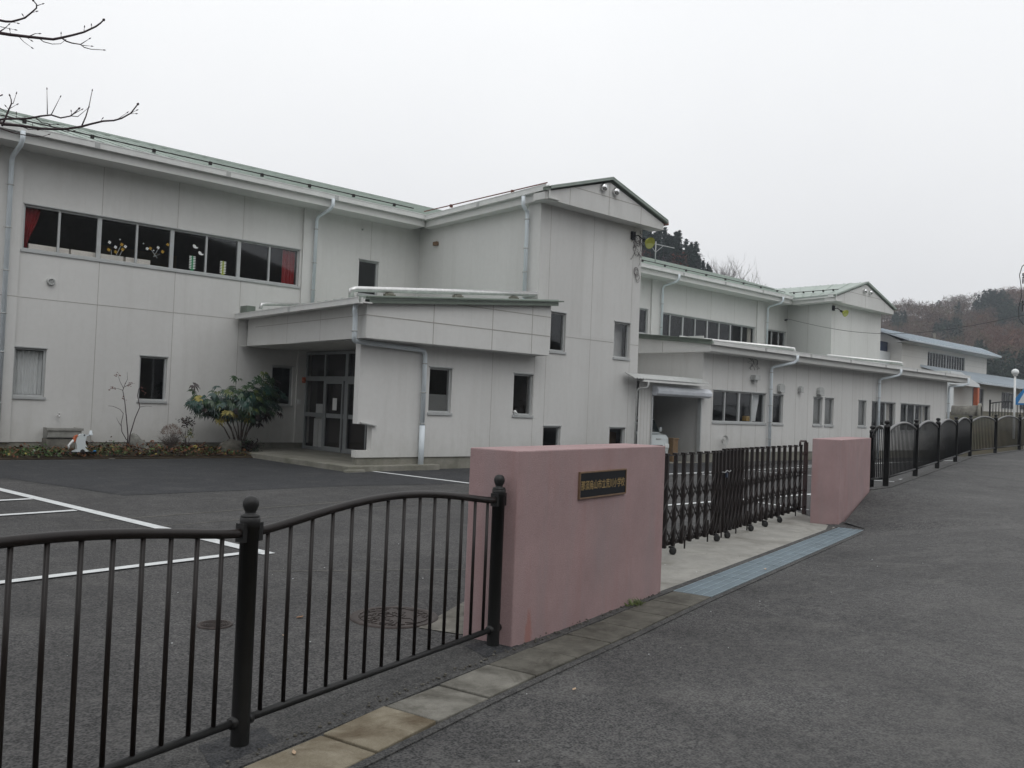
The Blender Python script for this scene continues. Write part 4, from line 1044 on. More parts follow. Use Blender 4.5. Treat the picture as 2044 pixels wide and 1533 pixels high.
# the small van inside
van = empty('parked_van', (23.2, 18.9, .02), 'small white van parked in the open garage, front towards the yard', 'van')
def vsec(prof, xw0, xw1, name, mat, bev=.03):
    """prof (y,z) closed outline swept across x with narrowing by height"""
    m_ = MB()
    def w(z): return .70 - max(0, z - .85) * .18
    xc = 22.42
    m_.prism(prof, lambda p: (xc + xw0 * w(p[1]), p[0], p[1]), lambda p: (xc + xw1 * w(p[1]), p[0], p[1]))
    return m_.build(name, M[mat], van, bevel=bev)
vsec([(17.4, .24), (17.37, .5), (17.40, .78), (17.48, .88), (17.72, .93), (20.6, .93), (20.65, .24)], -1, 1, 'body', 'van_white', .05)
vsec([(17.72, .925), (17.95, 1.38), (18.10, 1.44), (20.4, 1.44), (20.6, .925)], -1, 1, 'cabin', 'van_white', .05)
m_ = MB(); m_.poly([(21.80, 17.735, .955), (23.04, 17.735, .955), (22.98, 17.935, 1.345), (21.86, 17.935, 1.345)]); 
m_.v = [(x, y - .012, z + .012) for x, y, z in m_.v]; m_.build('windshield', M['car_glass'], van)
for s, nm in ((-1, 'l'), (1, 'r')):
    m_ = MB(); xx = 22.42 + s * .665
    m_.poly([(xx, 17.9, .97), (xx, 20.3, .97), (xx - s * .06, 20.2, 1.36), (xx - s * .06, 18.06, 1.36)]); m_.build('side_window', M['car_glass'], van)
    m_ = MB(); m_.box(22.42 + s * .56 - .11, 22.42 + s * .56 + .11, 17.35, 17.42, .46, .60); m_.build('headlight', M['lamp_glass'], van, bevel=.02)
    m_ = MB(); m_.box(22.42 + s * .79 - .06, 22.42 + s * .79 + .06, 17.8, 17.86, .98, 1.12); m_.box(22.42 + s * .70 - .04, 22.42 + s * .70 + .04, 17.83, 17.86, 1.0, 1.03); m_.build('side_mirror', M['van_white'], van, bevel=.01)
    for y in (18.0, 20.0):
        m_ = MB().lathe((22.42 + s * .60, y, .29), [(.16, .075), (.26, .08), (.28, .06), (.28, -.06), (.26, -.08), (0, -.08)], 20, ax=(s, 0, 0)); wl = m_.build('wheel', M['rubber'], van)
        m_ = MB().lathe((22.42 + s * .605, y, .29), [(0, .085), (.15, .08), (.16, .07)], 16, ax=(s, 0, 0)); m_.build('hubcap', M['steel'], wl)
m_ = MB(); m_.box(22.1, 22.75, 17.355, 17.375, .50, .56); m_.box(21.95, 22.9, 17.35, 17.38, .28, .36); m_.build('grille', M['black'], van)
m_ = MB(); m_.box(22.25, 22.58, 17.34, 17.36, .38, .48); m_.build('number_plate', M['white_paint'], van)
m_ = MB(); m_.box(22.45, 22.68, 17.375, 17.40, .74, .77); m_.build('vent', M['pipe_grey'], van)
m_ = MB(); m_.box(23.16, 23.42, 17.25, 17.55, .02, .78); m_.box(23.14, 23.44, 17.23, 17.57, .74, .79); tag(m_.build('crate', M['card'], bevel=.008), 'tall brown box beside the van in the garage', 'box')

# ---- floodlights, antenna, wire
def floodlight(x, y, z, label, s=1.0):
    f = empty('floodlight', (x, y, z), label, 'floodlight', 'floodlights on the stair towers')
    ax = Vector((-.15, -.85, -.40)).normalized(); c = Vector((x, y, z))
    m_ = MB().lathe(c, [(0, -.02), (.05, -.01), (.10, .05), (.15 , .13), (.175, .19), (.17, .19), (.14, .13), (.09, .06), (0, 0)], 20, ax=ax); m_.build('reflector', M['yellow_glass'], f)
    m_ = MB(); n_ = 24; a_ = ax.cross(Vector((0, 0, 1))).normalized(); b_ = a_.cross(ax)
    ce = c + ax * .175
    for k in range(n_):
        t0, t1 = 6.2832 * k / n_, 6.2832 * (k + 1) / n_
        m_.poly([ce, ce + (a_ * math.cos(t0) + b_ * math.sin(t0)) * .16 + ax * .01, ce + (a_ * math.cos(t1) + b_ * math.sin(t1)) * .16 + ax * .01], 0 if -2.0 < ((t0 + 1.6 + 3.1416) % 6.2832) - 3.1416 < 1.2 and math.sin(t0) < .25 else 1)
    m_.build('lens', [M['lampfront'], M['yellow_glass']], f)
    m_ = MB().lathe(c - ax * .16, [(0, 0), (.05, .01), (.055, .14), (.03, .17)], 12, ax=ax); m_.tube([c - ax * .1 + Vector((-.0, .0, .0)), c + Vector((-.12, .22, .18)), c + Vector((-.12, .42, .18))], .018, 8)
    m_.box(x - .2, x - .04, y + .38, y + .46, z + .08, z + .32); m_.build('bracket', M['black'], f)
    return f
M['lampfront'] = simple('pale_lens', (.44, .47, .16), .1, 0, .05)
floodlight(20.55, 16.55, 6.70, 'round floodlight with yellow reflector under the gable of the near tower', 1.0)
floodlight(39.9, 20.05, 6.75, 'round floodlight with pale reflector under the gable of the far tower', 1.0)
m_ = MB(); rr = random.Random(8)          # dead creeper and cable loops at the tower corner
for k in range(22):
    p_ = Vector((20.75 + rr.uniform(-.25, .12), 16.985, rr.uniform(6.3, 7.1))); pts = [p_]
    for j in range(7): pts.append(pts[-1] + Vector((rr.uniform(-.09, .09), rr.uniform(-.012, .004), rr.uniform(-.12, .05))))
    m_.tube(pts, .006, 4)
for k in range(5):
    c = Vector((20.70 + rr.uniform(-.12, .1), 16.97, 5.9 + rr.uniform(-.3, .2)))
    m_.tube([c + Vector((.09 * math.cos(t * .6), 0, .12 * math.sin(t * .6))) for t in range(11)], .006, 4)
tag(m_.build('creeper', M['bark']), 'dry dark creeper stems clinging to the upper right corner of the near tower', 'creeper')
M['aerial'] = simple('dull_aerial', (.34, .35, .35), .5, .4)
an = empty('antenna', (33.0, 26.0, 8.6), 'grey T-shaped aerial mast with two braces rising from the green roof', 'antenna')
m_ = MB(); m_.tube([(33.0, 26, 8.6), (33.0, 26, 9.72)], .026, 10); m_.build('mast', M['aerial'], an)
m_ = MB(); m_.bar((32.1, 26, 9.58), (34.45, 26, 9.62), .035, .035); m_.build('crossbar', M['aerial'], an)
MB().bar((33.0, 26, 9.2), (32.45, 26, 9.57), .022, .022).build('brace', M['aerial'], an); MB().bar((33.0, 26, 9.2), (33.55, 26, 9.58), .022, .022).build('brace', M['aerial'], an)

# ================================================================ PINK GATE PILLARS
def pillar(A, B, th, ztA, ztB, zb, label, mat='pink'):
    A = Vector(A); B = Vector(B); d = (B - A).normalized(); n = Vector((-d.y, d.x)) * th
    t = empty('gate_pillar', (A.x, A.y, 0), label, 'gate pillar', 'pink gate pillars')
    m_ = MB(); m_.hexa([(A.x, A.y, zb), (B.x, B.y, zb), (B.x + n.x, B.y + n.y, zb), (A.x + n.x, A.y + n.y, zb)], [(A.x, A.y, ztA), (B.x, B.y, ztB), (B.x + n.x, B.y + n.y, ztB), (A.x + n.x, A.y + n.y, ztA)])
    m_.build('pillar_body', M[mat], t, bevel=.009)
    return t, d, n
PA, PB = (4.03, 4.26), (6.31, 4.78)
pl1, d1, n1 = pillar(PA, PB, .41, 1.306, 1.306, -.1, 'near pink rendered gate pillar carrying the black school name plaque')
pl2, d2, n2 = pillar((12.66, 6.33), (14.95, 6.93), .42, 1.295, 1.305, -.1, 'far pink rendered gate pillar beyond the folding gate, without a plaque')
# plaque
def onface(t, z, o=0): return (PA[0] + d1.x * t + d1.y * o, PA[1] + d1.y * t - d1.x * o, z)
def fbox(mb, t0, t1, z0, z1, o0, o1, mi=0):
    mb.hexa([onface(t0, z0, o1), onface(t1, z0, o1), onface(t1, z0, o0), onface(t0, z0, o0)], [onface(t0, z1, o1), onface(t1, z1, o1), onface(t1, z1, o0), onface(t0, z1, o0)], mi)
T0, T1, Z0, Z1 = .812, 1.552, .942, 1.124
m_ = MB(); fbox(m_, T0, T1, Z0, Z1, -.004, .012); plq = m_.build('plaque', M['black'], pl1)
m_ = MB()
fbox(m_, T0 - .008, T1 + .008, Z1, Z1 + .010, -.004, .018); fbox(m_, T0 - .008, T1 + .008, Z0 - .010, Z0, -.004, .018); fbox(m_, T0 - .008, T0, Z0, Z1, -.004, .018); fbox(m_, T1, T1 + .008, Z0, Z1, -.004, .018)
m_.build('plaque_frame', M['brass'], plq)
cu = bpy.data.curves.new('lettering', 'FONT'); cu.body = '那須烏山市立荒川小学校'; cu.size = 1; cu.extrude = .02; cu.align_x = 'LEFT'; cu.offset = .006
to = bpy.data.objects.new('tmp_lettering', cu); COL.objects.link(to)
bpy.context.view_layer.update()
dg = bpy.context.evaluated_depsgraph_get(); tm = bpy.data.meshes.new_from_object(to.evaluated_get(dg))
bpy.data.objects.remove(to)
vx_ = [v.co.x for v in tm.vertices]; vy_ = [v.co.y for v in tm.vertices]; x0_, x1_, y0_, y1_ = min(vx_), max(vx_), min(vy_), max(vy_)
wl_ = wloc(plq)
for v in tm.vertices:
    tt = T0 + .018 + (v.co.x - x0_) / (x1_ - x0_) * (T1 - T0 - .034); zz = .995 + (v.co.y - y0_) / (y1_ - y0_) * .072
    p_ = onface(tt, zz, .0125 + v.co.z * .04); v.co = Vector(p_) - wl_
tm.materials.clear(); tm.materials.append(M['gold']); tm.name = 'lettering'
lo = bpy.data.objects.new('lettering', tm); COL.objects.link(lo); lo.parent = plq

# ================================================================ FENCES
def post(mb, x, y, z, h=1.14):
    mb.lathe((x, y, z - .05), [(.042, 0), (.042, h - .09), (.046, h - .09), (.046, h - .045), (.040, h - .040)], 18)
def post_cap(x, y, z, par, h=1.14, r=.037):
    m_ = MB(); b = z + h - .095
    m_.lathe((x, y, b), [(.040, .0), (.043, .004), (.043, .012), (.026, .018), (.024, .026), (r * .80, .036), (r, .058), (r * .96, .074), (r * .78, .089), (r * .45, .098), (0, .1)], 18)
    return m_.build('post_cap', M['post_iron'], par)
def rail_z(t, L, z0, z1, amp=.095):
    s = t / L; lo_ = 1.0
    def bumpf(q):      # flat foot, arch in the middle
        if q < .04 or q > .96: return 0
        return math.sin(math.pi * (q - .04) / .92) ** 1.15
    return z0 + (z1 - z0) * s + .98 + amp * bumpf(s)
fence = empty('metal_fence', (1.87, 3.75, 0), 'near dark brown railing with arched top rails and ball-capped posts, left of the near pillar', 'fence')
NP = [(-2.25, 2.60, 0), (-.19, 3.17, 0), (1.875, 3.755, 0), (3.93, 4.335, 0)]
for x, y, z in NP:
    m_ = MB(); post(m_, x, y, z); p_ = m_.build('post', M['post_iron'], fence); post_cap(x, y, z, p_)
    for s in (-1, 1):
        m_ = MB(); d = Vector((.963, .27)) * s; c = Vector((x, y)) + d * .047
        m_.bar((c.x - d.x * .012, c.y - d.y * .012, z + .98), (c.x + d.x * .012, c.y + d.y * .012, z + .98), .05, .085)
        m_.build('bracket', M['post_iron'], p_)
        MB().lathe((c.x, c.y, z + .125), [(.028, -.012), (.028, .012), (.0, .014)], 12, ax=(d.x, d.y, 0)).build('collar', M['post_iron'], p_)
for a, b in zip(NP[:-1], NP[1:]):
    A = Vector(a); B = Vector(b); L = (B - A).length; d = (B - A).normalized()
    pts = []; am = .095 if a[0] > 1 else .076
    for k in range(41):
        t = .03 + (L - .06) * k / 40; p_ = A + d * t; pts.append((p_.x, p_.y, rail_z(t, L, 0, 0, am)))
    MB().tube(pts, .0215, 12).build('top_rail', M['brown_iron'], fence)
    MB().tube([A + d * .03 + Vector((0, 0, .125)), B - d * .03 + Vector((0, 0, .125))], .0185, 12).build('bottom_rail', M['post_iron'], fence)
    for k in range(14 if am > .08 else 15):
        t = .112 + k * .1455 if am > .08 else L - .155 - k * .1335
        p_ = A + d * t
        MB().tube([(p_.x, p_.y, .13), (p_.x, p_.y, rail_z(t, L, 0, 0, am) - .012)], .0105, 10).build('baluster', M['brown_iron'], fence)
# concrete footings
mb = MB(); rr = random.Random(4)
for x, y, z in NP[1:]:
    mb.poly([(x - .2, y - .16, .007), (x + .16, y - .10, .007), (x + .2, y + .16, .007), (x - .14, y + .12, .007)])
    mb.lathe((x, y, .006), [(.075, .0), (.06, .006), (.043, .012)], 14)
tag(mb.build('footing_patch', M['asphalt_patch']), kind='structure')

FP = [(16.60, 7.67, .32), (15.68, 6.98, .43), (18.58, 7.66, .48), (21.37, 8.31, .54), (24.1, 8.92, .61), (26.9, 9.56, .69), (29.2, 9.65, .76), (32.08, 9.87, .83), (34.9, 10.02, .90), (37.8, 10.2, .98), (40.7, 10.4, 1.05)]
ffar = empty('metal_fence', (15.68, 6.98, .43), 'far dark fence with close bars and arched rails along the road beyond the second pillar', 'fence')
for x, y, z in FP:
    m_ = MB(); m_.lathe((x, y, z - .25), [(.05, 0), (.05, 1.30), (.055, 1.30), (.055, 1.345), (.045, 1.35)], 14); p_ = m_.build('post', M['post_iron'], ffar); post_cap(x, y, z, p_, 1.19, .05)
bal = MB()
for i, (a, b) in enumerate(zip(FP[:-1], FP[1:])):
    A = Vector(a); B = Vector(b); L = (Vector((B.x, B.y)) - Vector((A.x, A.y))).length; d = (B - A) / L
    pts = []
    for k in range(25):
        t = .04 + (L - .08) * k / 24; p_ = A + d * t; s = (t - .04) / (L - .08)
        pts.append((p_.x, p_.y, p_.z + .98 + .15 * math.sin(math.pi * s) ** .8 if 0 < s < 1 else p_.z + .98))
    MB().tube(pts, .026, 10).build('top_rail', M['rail_far'], ffar)
    MB().tube([A + d * .04 + Vector((0, 0, .16)), B - d * .04 + Vector((0, 0, .16))], .022, 8).build('bottom_rail', M['post_iron'], ffar)
    m_ = MB(); n = int(L / .135)
    for k in range(1, n):
        t = L * k / n; p_ = A + d * t; s = t / L
        m_.tube([(p_.x, p_.y, p_.z + .16), (p_.x, p_.y, p_.z + .98 + .15 * math.sin(math.pi * s) ** .8 - .01)], .0105, 6)
    m_.build('bar_panel', M['post_iron'], ffar)

# ================================================================ FOLDING GATE
GS = Vector((8.1, 6.05)); GD = Vector((.971, .238)).normalized(); GN = Vector((GD.y, -GD.x))
def gp(t, o, z): return (GS.x + GD.x * t + GN.x * o, GS.y + GD.y * t + GN.y * o, z)
def gbox(mb, t0, t1, o0, o1, z0, z1, mi=0):
    mb.hexa([gp(t0, o0, z0), gp(t1, o0, z0), gp(t1, o1, z0), gp(t0, o1, z0)], [gp(t0, o0, z1), gp(t1, o0, z1), gp(t1, o1, z1), gp(t0, o1, z1)], mi)
def gate(ts, h, zb, label, wheels, o=0):
    t_ = empty('folding_gate', gp(ts[0], o, 0), label, 'gate', 'folding gate leaves')
    for i, t in enumerate(ts):
        m_ = MB(); gbox(m_, t - .025, t + .025, o - .020, o + .020, zb, h - .01)
        m_.build('upright', M['gate_bronze'], t_, bevel=.006)
    m_ = MB()
    for i in range(len(ts)):      # top cap tongues reach over the gap
        t = ts[i]; m_.bar(gp(t - .045, o, h), gp(t + .027, o, h), .05, .022)
        if i < len(ts) - 1: gbox(m_, t + .027, ts[i + 1] - .04, o + .0, o + .012, h - .020, h - .010)
        if i < len(ts) - 1: gbox(m_, t - .0, ts[i + 1], o - .045, o - .022, zb + .01, zb + .055)
    m_.build('cap', M['gate_bronze'], t_)
    for i in range(len(ts) - 1):  # scissor bars, three diamonds high, front and back
        m_ = MB(); a, b = ts[i], ts[i + 1]
        H = (h - zb - .30) / 3
        for k in range(3):
            z0 = zb + .05 + k * H; z1 = z0 + H
            for oo, (za, zb_) in ((.028, (z0, z1)), (-.028, (z1, z0))):
                m_.bar(gp(a, o + oo, za), gp(b, o + oo, zb_), .008, .020, up=(GN.x, GN.y, 0) if False else (0, 0, 1))
        m_.build('scissor_bar', M['gate_bronze'], t_)
    for t in wheels:
        m_ = MB(); gbox(m_, t - .02, t + .02, o + .0, o + .06, zb - .01, zb + .012); m_.lathe(gp(t, o + .045, .046), [(0, -.014), (.038, -.02), (.042, -.014), (.042, .014), (.038, .02), (0, .014)], 16, ax=(GD.x * -.45 + GN.x, GD.y * -.45 + GN.y, 0))
        m_.build('caster', M['rubber'], t_)
    for t in ts[::3]:
        m_ = MB(); gbox(m_, t + .10, t + .115, o - .01, o + .005, .015, zb + .2); m_.build('drop_bolt', M['gate_bronze'], t_)
    return t_
tl = [-1.85 + .247 * k for k in range(14)] + [1.47, 1.60]
g1 = gate(tl, 1.135, .085, 'left leaf of the bronze folding gate, stretched wide, behind the near pink pillar', [.02, -.9, 1.42])
tr_ = [1.74 + .14 * k for k in range(6)] + [2.62, 2.84, 3.07, 3.31, 3.57, 3.84, 4.12, 4.41, 4.71, 5.02, 5.33]
g2 = gate(tr_, 1.155, .085, 'right leaf of the bronze folding gate, folded tighter, ending at the far pink pillar', [1.80, 2.75, 4.1, 3.4])
m_ = MB(); gbox(m_, 5.60, 5.66, -.03, .03, .0, 1.20); m_.tube([gp(5.62, 0, 1.20), gp(5.60, 0, 1.225), gp(5.30, 0, 1.225), gp(5.27, 0, 1.20), gp(5.27, 0, 1.15)], .018, 8)
for z in (.12, .4, .7, 1.0): gbox(m_, 5.33, 5.60, -.01, .01, z, z + .025)
m_.build('end_post', M['gate_red'], g2)
pk = empty('padlock', gp(1.67, .06, .80), 'small blue-grey padlock and chain joining the two gate leaves', 'padlock')
m_ = MB(); gbox(m_, 1.65, 1.70, .045, .065, .80, .86); m_.build('lock_body', simple('padlock_blue', (.05, .075, .12), .4, .5), pk)
m_ = MB(); m_.tube([gp(1.52, .05, .875), gp(1.60, .06, .865), gp(1.67, .06, .89), gp(1.76, .06, .868), gp(1.84, .05, .88)], .007, 6); m_.build('chain', M['aerial'], pk)
# ================================================================ PLANTS IN THE BED
def palmate(mb, c, nrm, s, mi, rr):
    """one palmate leaf: 7-8 finger lobes round the stalk, slightly drooping"""
    nrm = Vector(nrm).normalized(); ref = Vector((rr.uniform(-1, 1), rr.uniform(-1, 1), .1)); a = nrm.cross(ref).normalized(); b = nrm.cross(a)
    k = rr.choice([8, 9, 9]); c = Vector(c)
    for i in range(k):
        t = (i - (k - 1) / 2) * (4.6 / k); d = a * math.cos(t) + b * math.sin(t); q = Vector((-d.y, d.x, 0)); q = nrm.cross(d)
        l = s * (1 - .28 * abs(i - (k - 1) / 2) / (k / 2)); w = s * .125
        mid = c + d * l * .55 + nrm * l * .02; tip = c + d * l - Vector((0, 0, l * .38))
        mb.poly([c + d * l * .1 - q * w * .25, mid - q * w, tip, mid + q * w, c + d * l * .1 + q * w * .25], mi)
rr = random.Random(21)
fat = empty('fatsia_shrub', (10.68, 22.25, .15), 'large leafy shrub with hand-shaped glossy leaves and some yellow ones beside the porch', 'shrub')
st = MB(); base = Vector((10.68, 22.25, .12)); tips = []
crown = [((10.1, 22.2, 1.2), .3), ((10.9, 22.1, 1.3), .35), ((10.0, 22.2, 1.35), .45), ((10.35, 22.0, 1.45), .5), ((10.75, 22.2, 1.5), .45), ((11.05, 22.2, 1.62), .45), ((11.3, 22.2, 1.85), .4), ((9.55, 22.2, 1.35), .3), ((11.35, 22.1, 1.35), .35), ((10.25, 22.0, 1.12), .35), ((10.6, 22.0, 1.1), .3), ((11.15, 22.1, 1.05), .3), ((11.5, 22.2, 1.62), .3)]
for (c, r) in crown:
    c = Vector(c); m = base.lerp(c, .5) + Vector((rr.uniform(-.05, .05), rr.uniform(-.05, .05), 0)) ; m.x = base.x + (c.x - base.x) * .38
    st.tube([base + Vector((rr.uniform(-.06, .06), rr.uniform(-.05, .05), 0)), m, c], [.022, .017, .01], 7)
st.build('stem', M['bark_gr'], fat)
lv = MB()
for (c, r) in crown:
    for k in range(54):
        p_ = Vector(c) + Vector((rr.gauss(0, r * .60), rr.gauss(0, r * .5), rr.gauss(0, r * .36)))
        if p_.z < 1.0: continue
        out = (p_ - Vector((10.6, 22.5, .9))).normalized() + Vector((0, -.55, .75)); 
        low = p_.z < 1.25 and 9.9 < p_.x < 10.75
        if low and rr.random() < .3: mi = 2
        elif p_.z < 1.25: mi = rr.choice([4, 0, 1])
        else: mi = rr.choice([0, 0, 1, 1, 1, 3])
        palmate(lv, p_, out + Vector((rr.gauss(0, .3), rr.gauss(0, .3), rr.gauss(0, .25))), rr.uniform(.13, .21), mi, rr)
for c, s, mi in (((9.30, 22.1, 1.83), .2, 4), ((9.28, 22.15, 1.66), .18, 0), ((10.38, 22.0, 2.05), .2, 0), ((11.25, 22.1, 2.25), .2, 3), ((11.05, 22.1, 2.12), .2, 0), ((11.45, 22.1, 2.12), .2, 0), ((11.78, 22.1, 1.68), .18, 1), ((11.0, 22.0, .92), .2, 4), ((11.15, 22.0, .82), .17, 4), ((11.35, 22.0, 1.05), .2, 4), ((11.65, 22.1, 2.0), .2, 4), ((9.45, 22.0, 1.5), .2, 2), ((10.0, 22.0, .98), .2, 2)):
    palmate(lv, c, (rr.uniform(-.2, .2), -.7, .6), s, mi, rr)
lv.build('leaves', [M['leaf_green'], M['leaf_blue'], M['leaf_yel'], M['leaf_lt'], M['leaf_dark']], fat)
rk = MB().blob((10.35, 22.0, .18), .34, .24, .26, 14, 9, .16, 2.2, 3, 0, .04); tag(rk.build('rock', M['slab_dark']), 'dark rounded rock at the foot of the leafy shrub', 'rock')
rk = MB().blob((8.18, 22.5, .22), .27, .2, .34, 14, 9, .22, 2.0, 9, 0, .04); rk.v = [(x + (z - .2) * -.25, y, z - max(0, (x - 8.1)) * .55 if z > .25 else z) for x, y, z in rk.v]; tag(rk.build('rock', M['rock']), 'pale angular rock leaning at the wall beside the bare sapling', 'rock')
bs = MB()
for k in range(900):
    p_ = Vector((10.78 + rr.gauss(0, .14), 21.95 + rr.gauss(0, .12), .25 + rr.gauss(0, .09))); d = Vector((rr.uniform(-1, 1), rr.uniform(-1, 1), rr.uniform(-.3, 1))) * .05; e = Vector((d.y, -d.x, rr.uniform(-.03, .03))) * .5
    bs.poly([p_ - d, p_ + e, p_ + d, p_ - e], rr.choice([0, 0, 1]))
tag(bs.build('low_shrub', [M['leaf_dark'], M['leaf_green']]), 'low dark clump of small leaves under the large leafy shrub', 'shrub')

def twigs(mb, p, d, l, r, depth, rr, spread=.5, up=.15, n=6):
    p = Vector(p); d = Vector(d).normalized(); pts = [p]; rs = [r]
    for i in range(4):
        d = (d + Vector((rr.gauss(0, .14), rr.gauss(0, .14), rr.gauss(0, .10) + up * .2))).normalized(); pts.append(pts[-1] + d * l / 4); rs.append(r * (1 - .16 * (i + 1)))
    mb.tube(pts, rs, n)
    if depth > 0:
        for k in range(rr.choice([2, 3])):
            b = pts[rr.choice([2, 3, 4])]; nd = (d + Vector((rr.gauss(0, spread), rr.gauss(0, spread), rr.gauss(0, spread * .6) + up))).normalized()
            twigs(mb, b, nd, l * rr.uniform(.5, .75), r * .55, depth - 1, rr, spread, up, max(4, n - 1))
sap = empty('bare_sapling', (7.78, 22.4, .12), 'thin bare sapling with a few reddish leaves between the two small ground-floor windows', 'sapling')
m_ = MB(); B0 = Vector((7.80, 22.35, .1))
P2 = lambda x, z, y=22.3: (x, y, z)
for pts, r in (([B0, P2(7.80, .5), P2(7.74, .95), P2(7.68, 1.35), P2(7.62, 1.62), P2(7.66, 1.76)], .016), ([B0 + Vector((.03, 0, 0)), P2(7.84, .5), P2(7.95, .95), P2(8.05, 1.22), P2(7.98, 1.5), P2(8.0, 1.66), P2(8.12, 1.72)], .015),
    ([P2(7.77, .4), P2(7.65, .6), P2(7.62, .80), P2(7.66, 1.05), P2(7.58, 1.15), P2(7.42, 1.22), P2(7.30, 1.23)], .010), ([P2(7.62, .75), P2(7.55, .85), P2(7.50, .95)], .006), ([P2(8.05, 1.22), P2(8.2, 1.25), P2(8.35, 1.24)], .006),
    ([P2(7.62, 1.62), P2(7.5, 1.66), P2(7.36, 1.66)], .006), ([P2(7.64, 1.66), P2(7.55, 1.82), P2(7.48, 2.0)], .006), ([P2(7.66, 1.76), P2(7.72, 1.9), P2(7.70, 2.08)], .006), ([P2(7.66, 1.7), P2(7.76, 1.78), P2(7.9, 1.80)], .006), ([P2(8.0, 1.66), P2(8.1, 1.85)], .005)):
    m_.tube(pts, [r * (1 - .6 * i / (len(pts) - 1)) for i in range(len(pts))], 7)
m_.build('stem', M['bark'], sap)
m_ = MB()
for k in range(46):
    c = Vector(rr.choice([P2(7.66, 1.42), P2(7.72, 1.40), P2(7.36, 1.66), P2(7.76, 1.78), P2(8.1, 1.7), P2(7.48, 2.0), P2(8.12, 1.6)])) + Vector((rr.gauss(0, .04), rr.gauss(0, .04), rr.gauss(0, .03))); s_ = rr.uniform(.015, .03)
    m_.poly([c - Vector((s_, 0, 0)), c + Vector((0, s_ * .3, -s_ * .5)), c + Vector((s_, 0, -s_ * .4)), c + Vector((0, 0, s_ * .5))])
m_.build('leaves', M['rust'], sap)
bu = empty('round_bush', (8.9, 22.4, .12), 'round brownish leafless bush clipped to a dome', 'bush')
m_ = MB()
for k in range(70):
    th = rr.uniform(0, 6.28); ph = rr.uniform(.1, 1.25); d = Vector((math.sin(ph) * math.cos(th), math.sin(ph) * math.sin(th) * .8, math.cos(ph))); twigs(m_, (8.9 + d.x * .03, 22.4, .14), d + Vector((0, 0, .55)), .30, .005, 2, rr, .5, .0, 4)
m_.build('twig', M['bark_gr'], bu)
m_ = MB()
for k in range(1500):
    th = rr.uniform(0, 6.28); ph = math.acos(rr.uniform(-.05, 1)); q = rr.uniform(.75, 1); d = Vector((math.sin(ph) * math.cos(th) * .28, math.sin(ph) * math.sin(th) * .22, math.cos(ph) * .26)) * q; c = Vector((8.9, 22.38, .56)) + d; s_ = rr.uniform(.008, .016)
    m_.poly([c + Vector((rr.uniform(-s_, s_), rr.uniform(-s_, s_), rr.uniform(-s_, s_))) for _ in range(3)])
M['brown_bud'] = simple('brown_buds', (.15, .085, .055), .9, 0, .3, 30); m_.build('buds', M['brown_bud'], bu)
sp_ = empty('small_shrub', (9.33, 22.4, .12), 'small straggly shrub with curled dark leaves and a yellow-green tuft', 'shrub')
m_ = MB()
for k in range(6): twigs(m_, (9.33, 22.4, .14), (rr.uniform(-.35, .4), rr.uniform(-.2, .2), 1), .5, .008, 1, rr, .4, .1, 5)
m_.build('stem', M['bark'], sp_)
m_ = MB()
for k in range(130):
    hi = k < 95; c = Vector((9.30 + rr.gauss(0, .11), 22.35 + rr.gauss(0, .08), .88 + rr.gauss(0, .07))) if hi else Vector((9.35 + rr.gauss(0, .06), 22.3, .56 + rr.gauss(0, .05)))
    d = Vector((rr.uniform(-1, 1), rr.uniform(-.6, .6), rr.uniform(-1, .6))) * .045; e = Vector((d.z, 0, -d.x)) * .35
    m_.poly([c - d, c + e, c + d, c - e], rr.choice([0, 0, 3]) if hi else rr.choice([1, 2]))
m_.build('leaves', [M['leaf_dark'], M['leaf_yel'], M['leaf_lt'], M['bark_gr']], sp_)

# white and orange ride-on toy
ty = empty('riding_toy', (6.45, 22.0, .09), 'white curved ride-on toy with orange panel and bright bent handle in the planting bed', 'toy')
YT = 21.55
out_ = [(6.33, .12), (6.42, .17), (6.41, .26), (6.385, .34), (6.40, .42), (6.44, .485), (6.50, .525), (6.575, .53), (6.62, .50), (6.61, .43), (6.59, .36), (6.60, .28), (6.645, .215), (6.58, .235), (6.63, .17), (6.68, .14), (6.68, .115), (6.60, .115), (6.575, .16), (6.535, .18), (6.50, .16), (6.485, .115)]
MB().prism(out_, lambda p: (p[0], YT, p[1]), lambda p: (p[0], YT + .14, p[1])).build('body', M['van_white'], ty)
o2 = [(6.345, .34), (6.35, .43), (6.39, .49), (6.43, .505), (6.395, .44), (6.38, .36), (6.36, .33)]
MB().prism(o2, lambda p: (p[0], YT + .01, p[1]), lambda p: (p[0], YT + .13, p[1])).build('rear_panel', M['orange'], ty)
MB().lathe((6.56, YT - .004, .50), [(.017, 0), (.017, .004), (0, .005)], 12, ax=(0, -1, 0)).build('bolt', M['black'], ty)
MB().tube([(6.33, YT, .385), (6.27, YT, .31), (6.235, YT, .265), (6.24, YT, .20)], .026, 10).build('handle_tube', M['white_paint'], ty)
MB().box(6.2, 6.85, YT - .05, YT + .2, .085, .113).build('base_board', M['black'], ty, bevel=.008)
MB().lathe((6.53, YT - .01, .13), [(0, -.01), (.04, -.01), (.04, .03), (0, .03)], 14, ax=(0, 1, 0)).build('wheel', M['rubber'], ty)
MB().blob((6.81, YT + .02, .13), .035, .03, .02, 8, 5, .1).build('pedal', M['blue'], ty)
MB().box(7.05, 7.18, 21.28, 21.36, .006, .03).build('x', M['slab_grey']).name = 'concrete_chunk'
for o_ in [ty] + list(ty.children): pass
ty.location.z += .05
tag(bpy.data.objects['concrete_chunk'], 'small pale concrete chunk on the asphalt in front of the bed', 'debris')
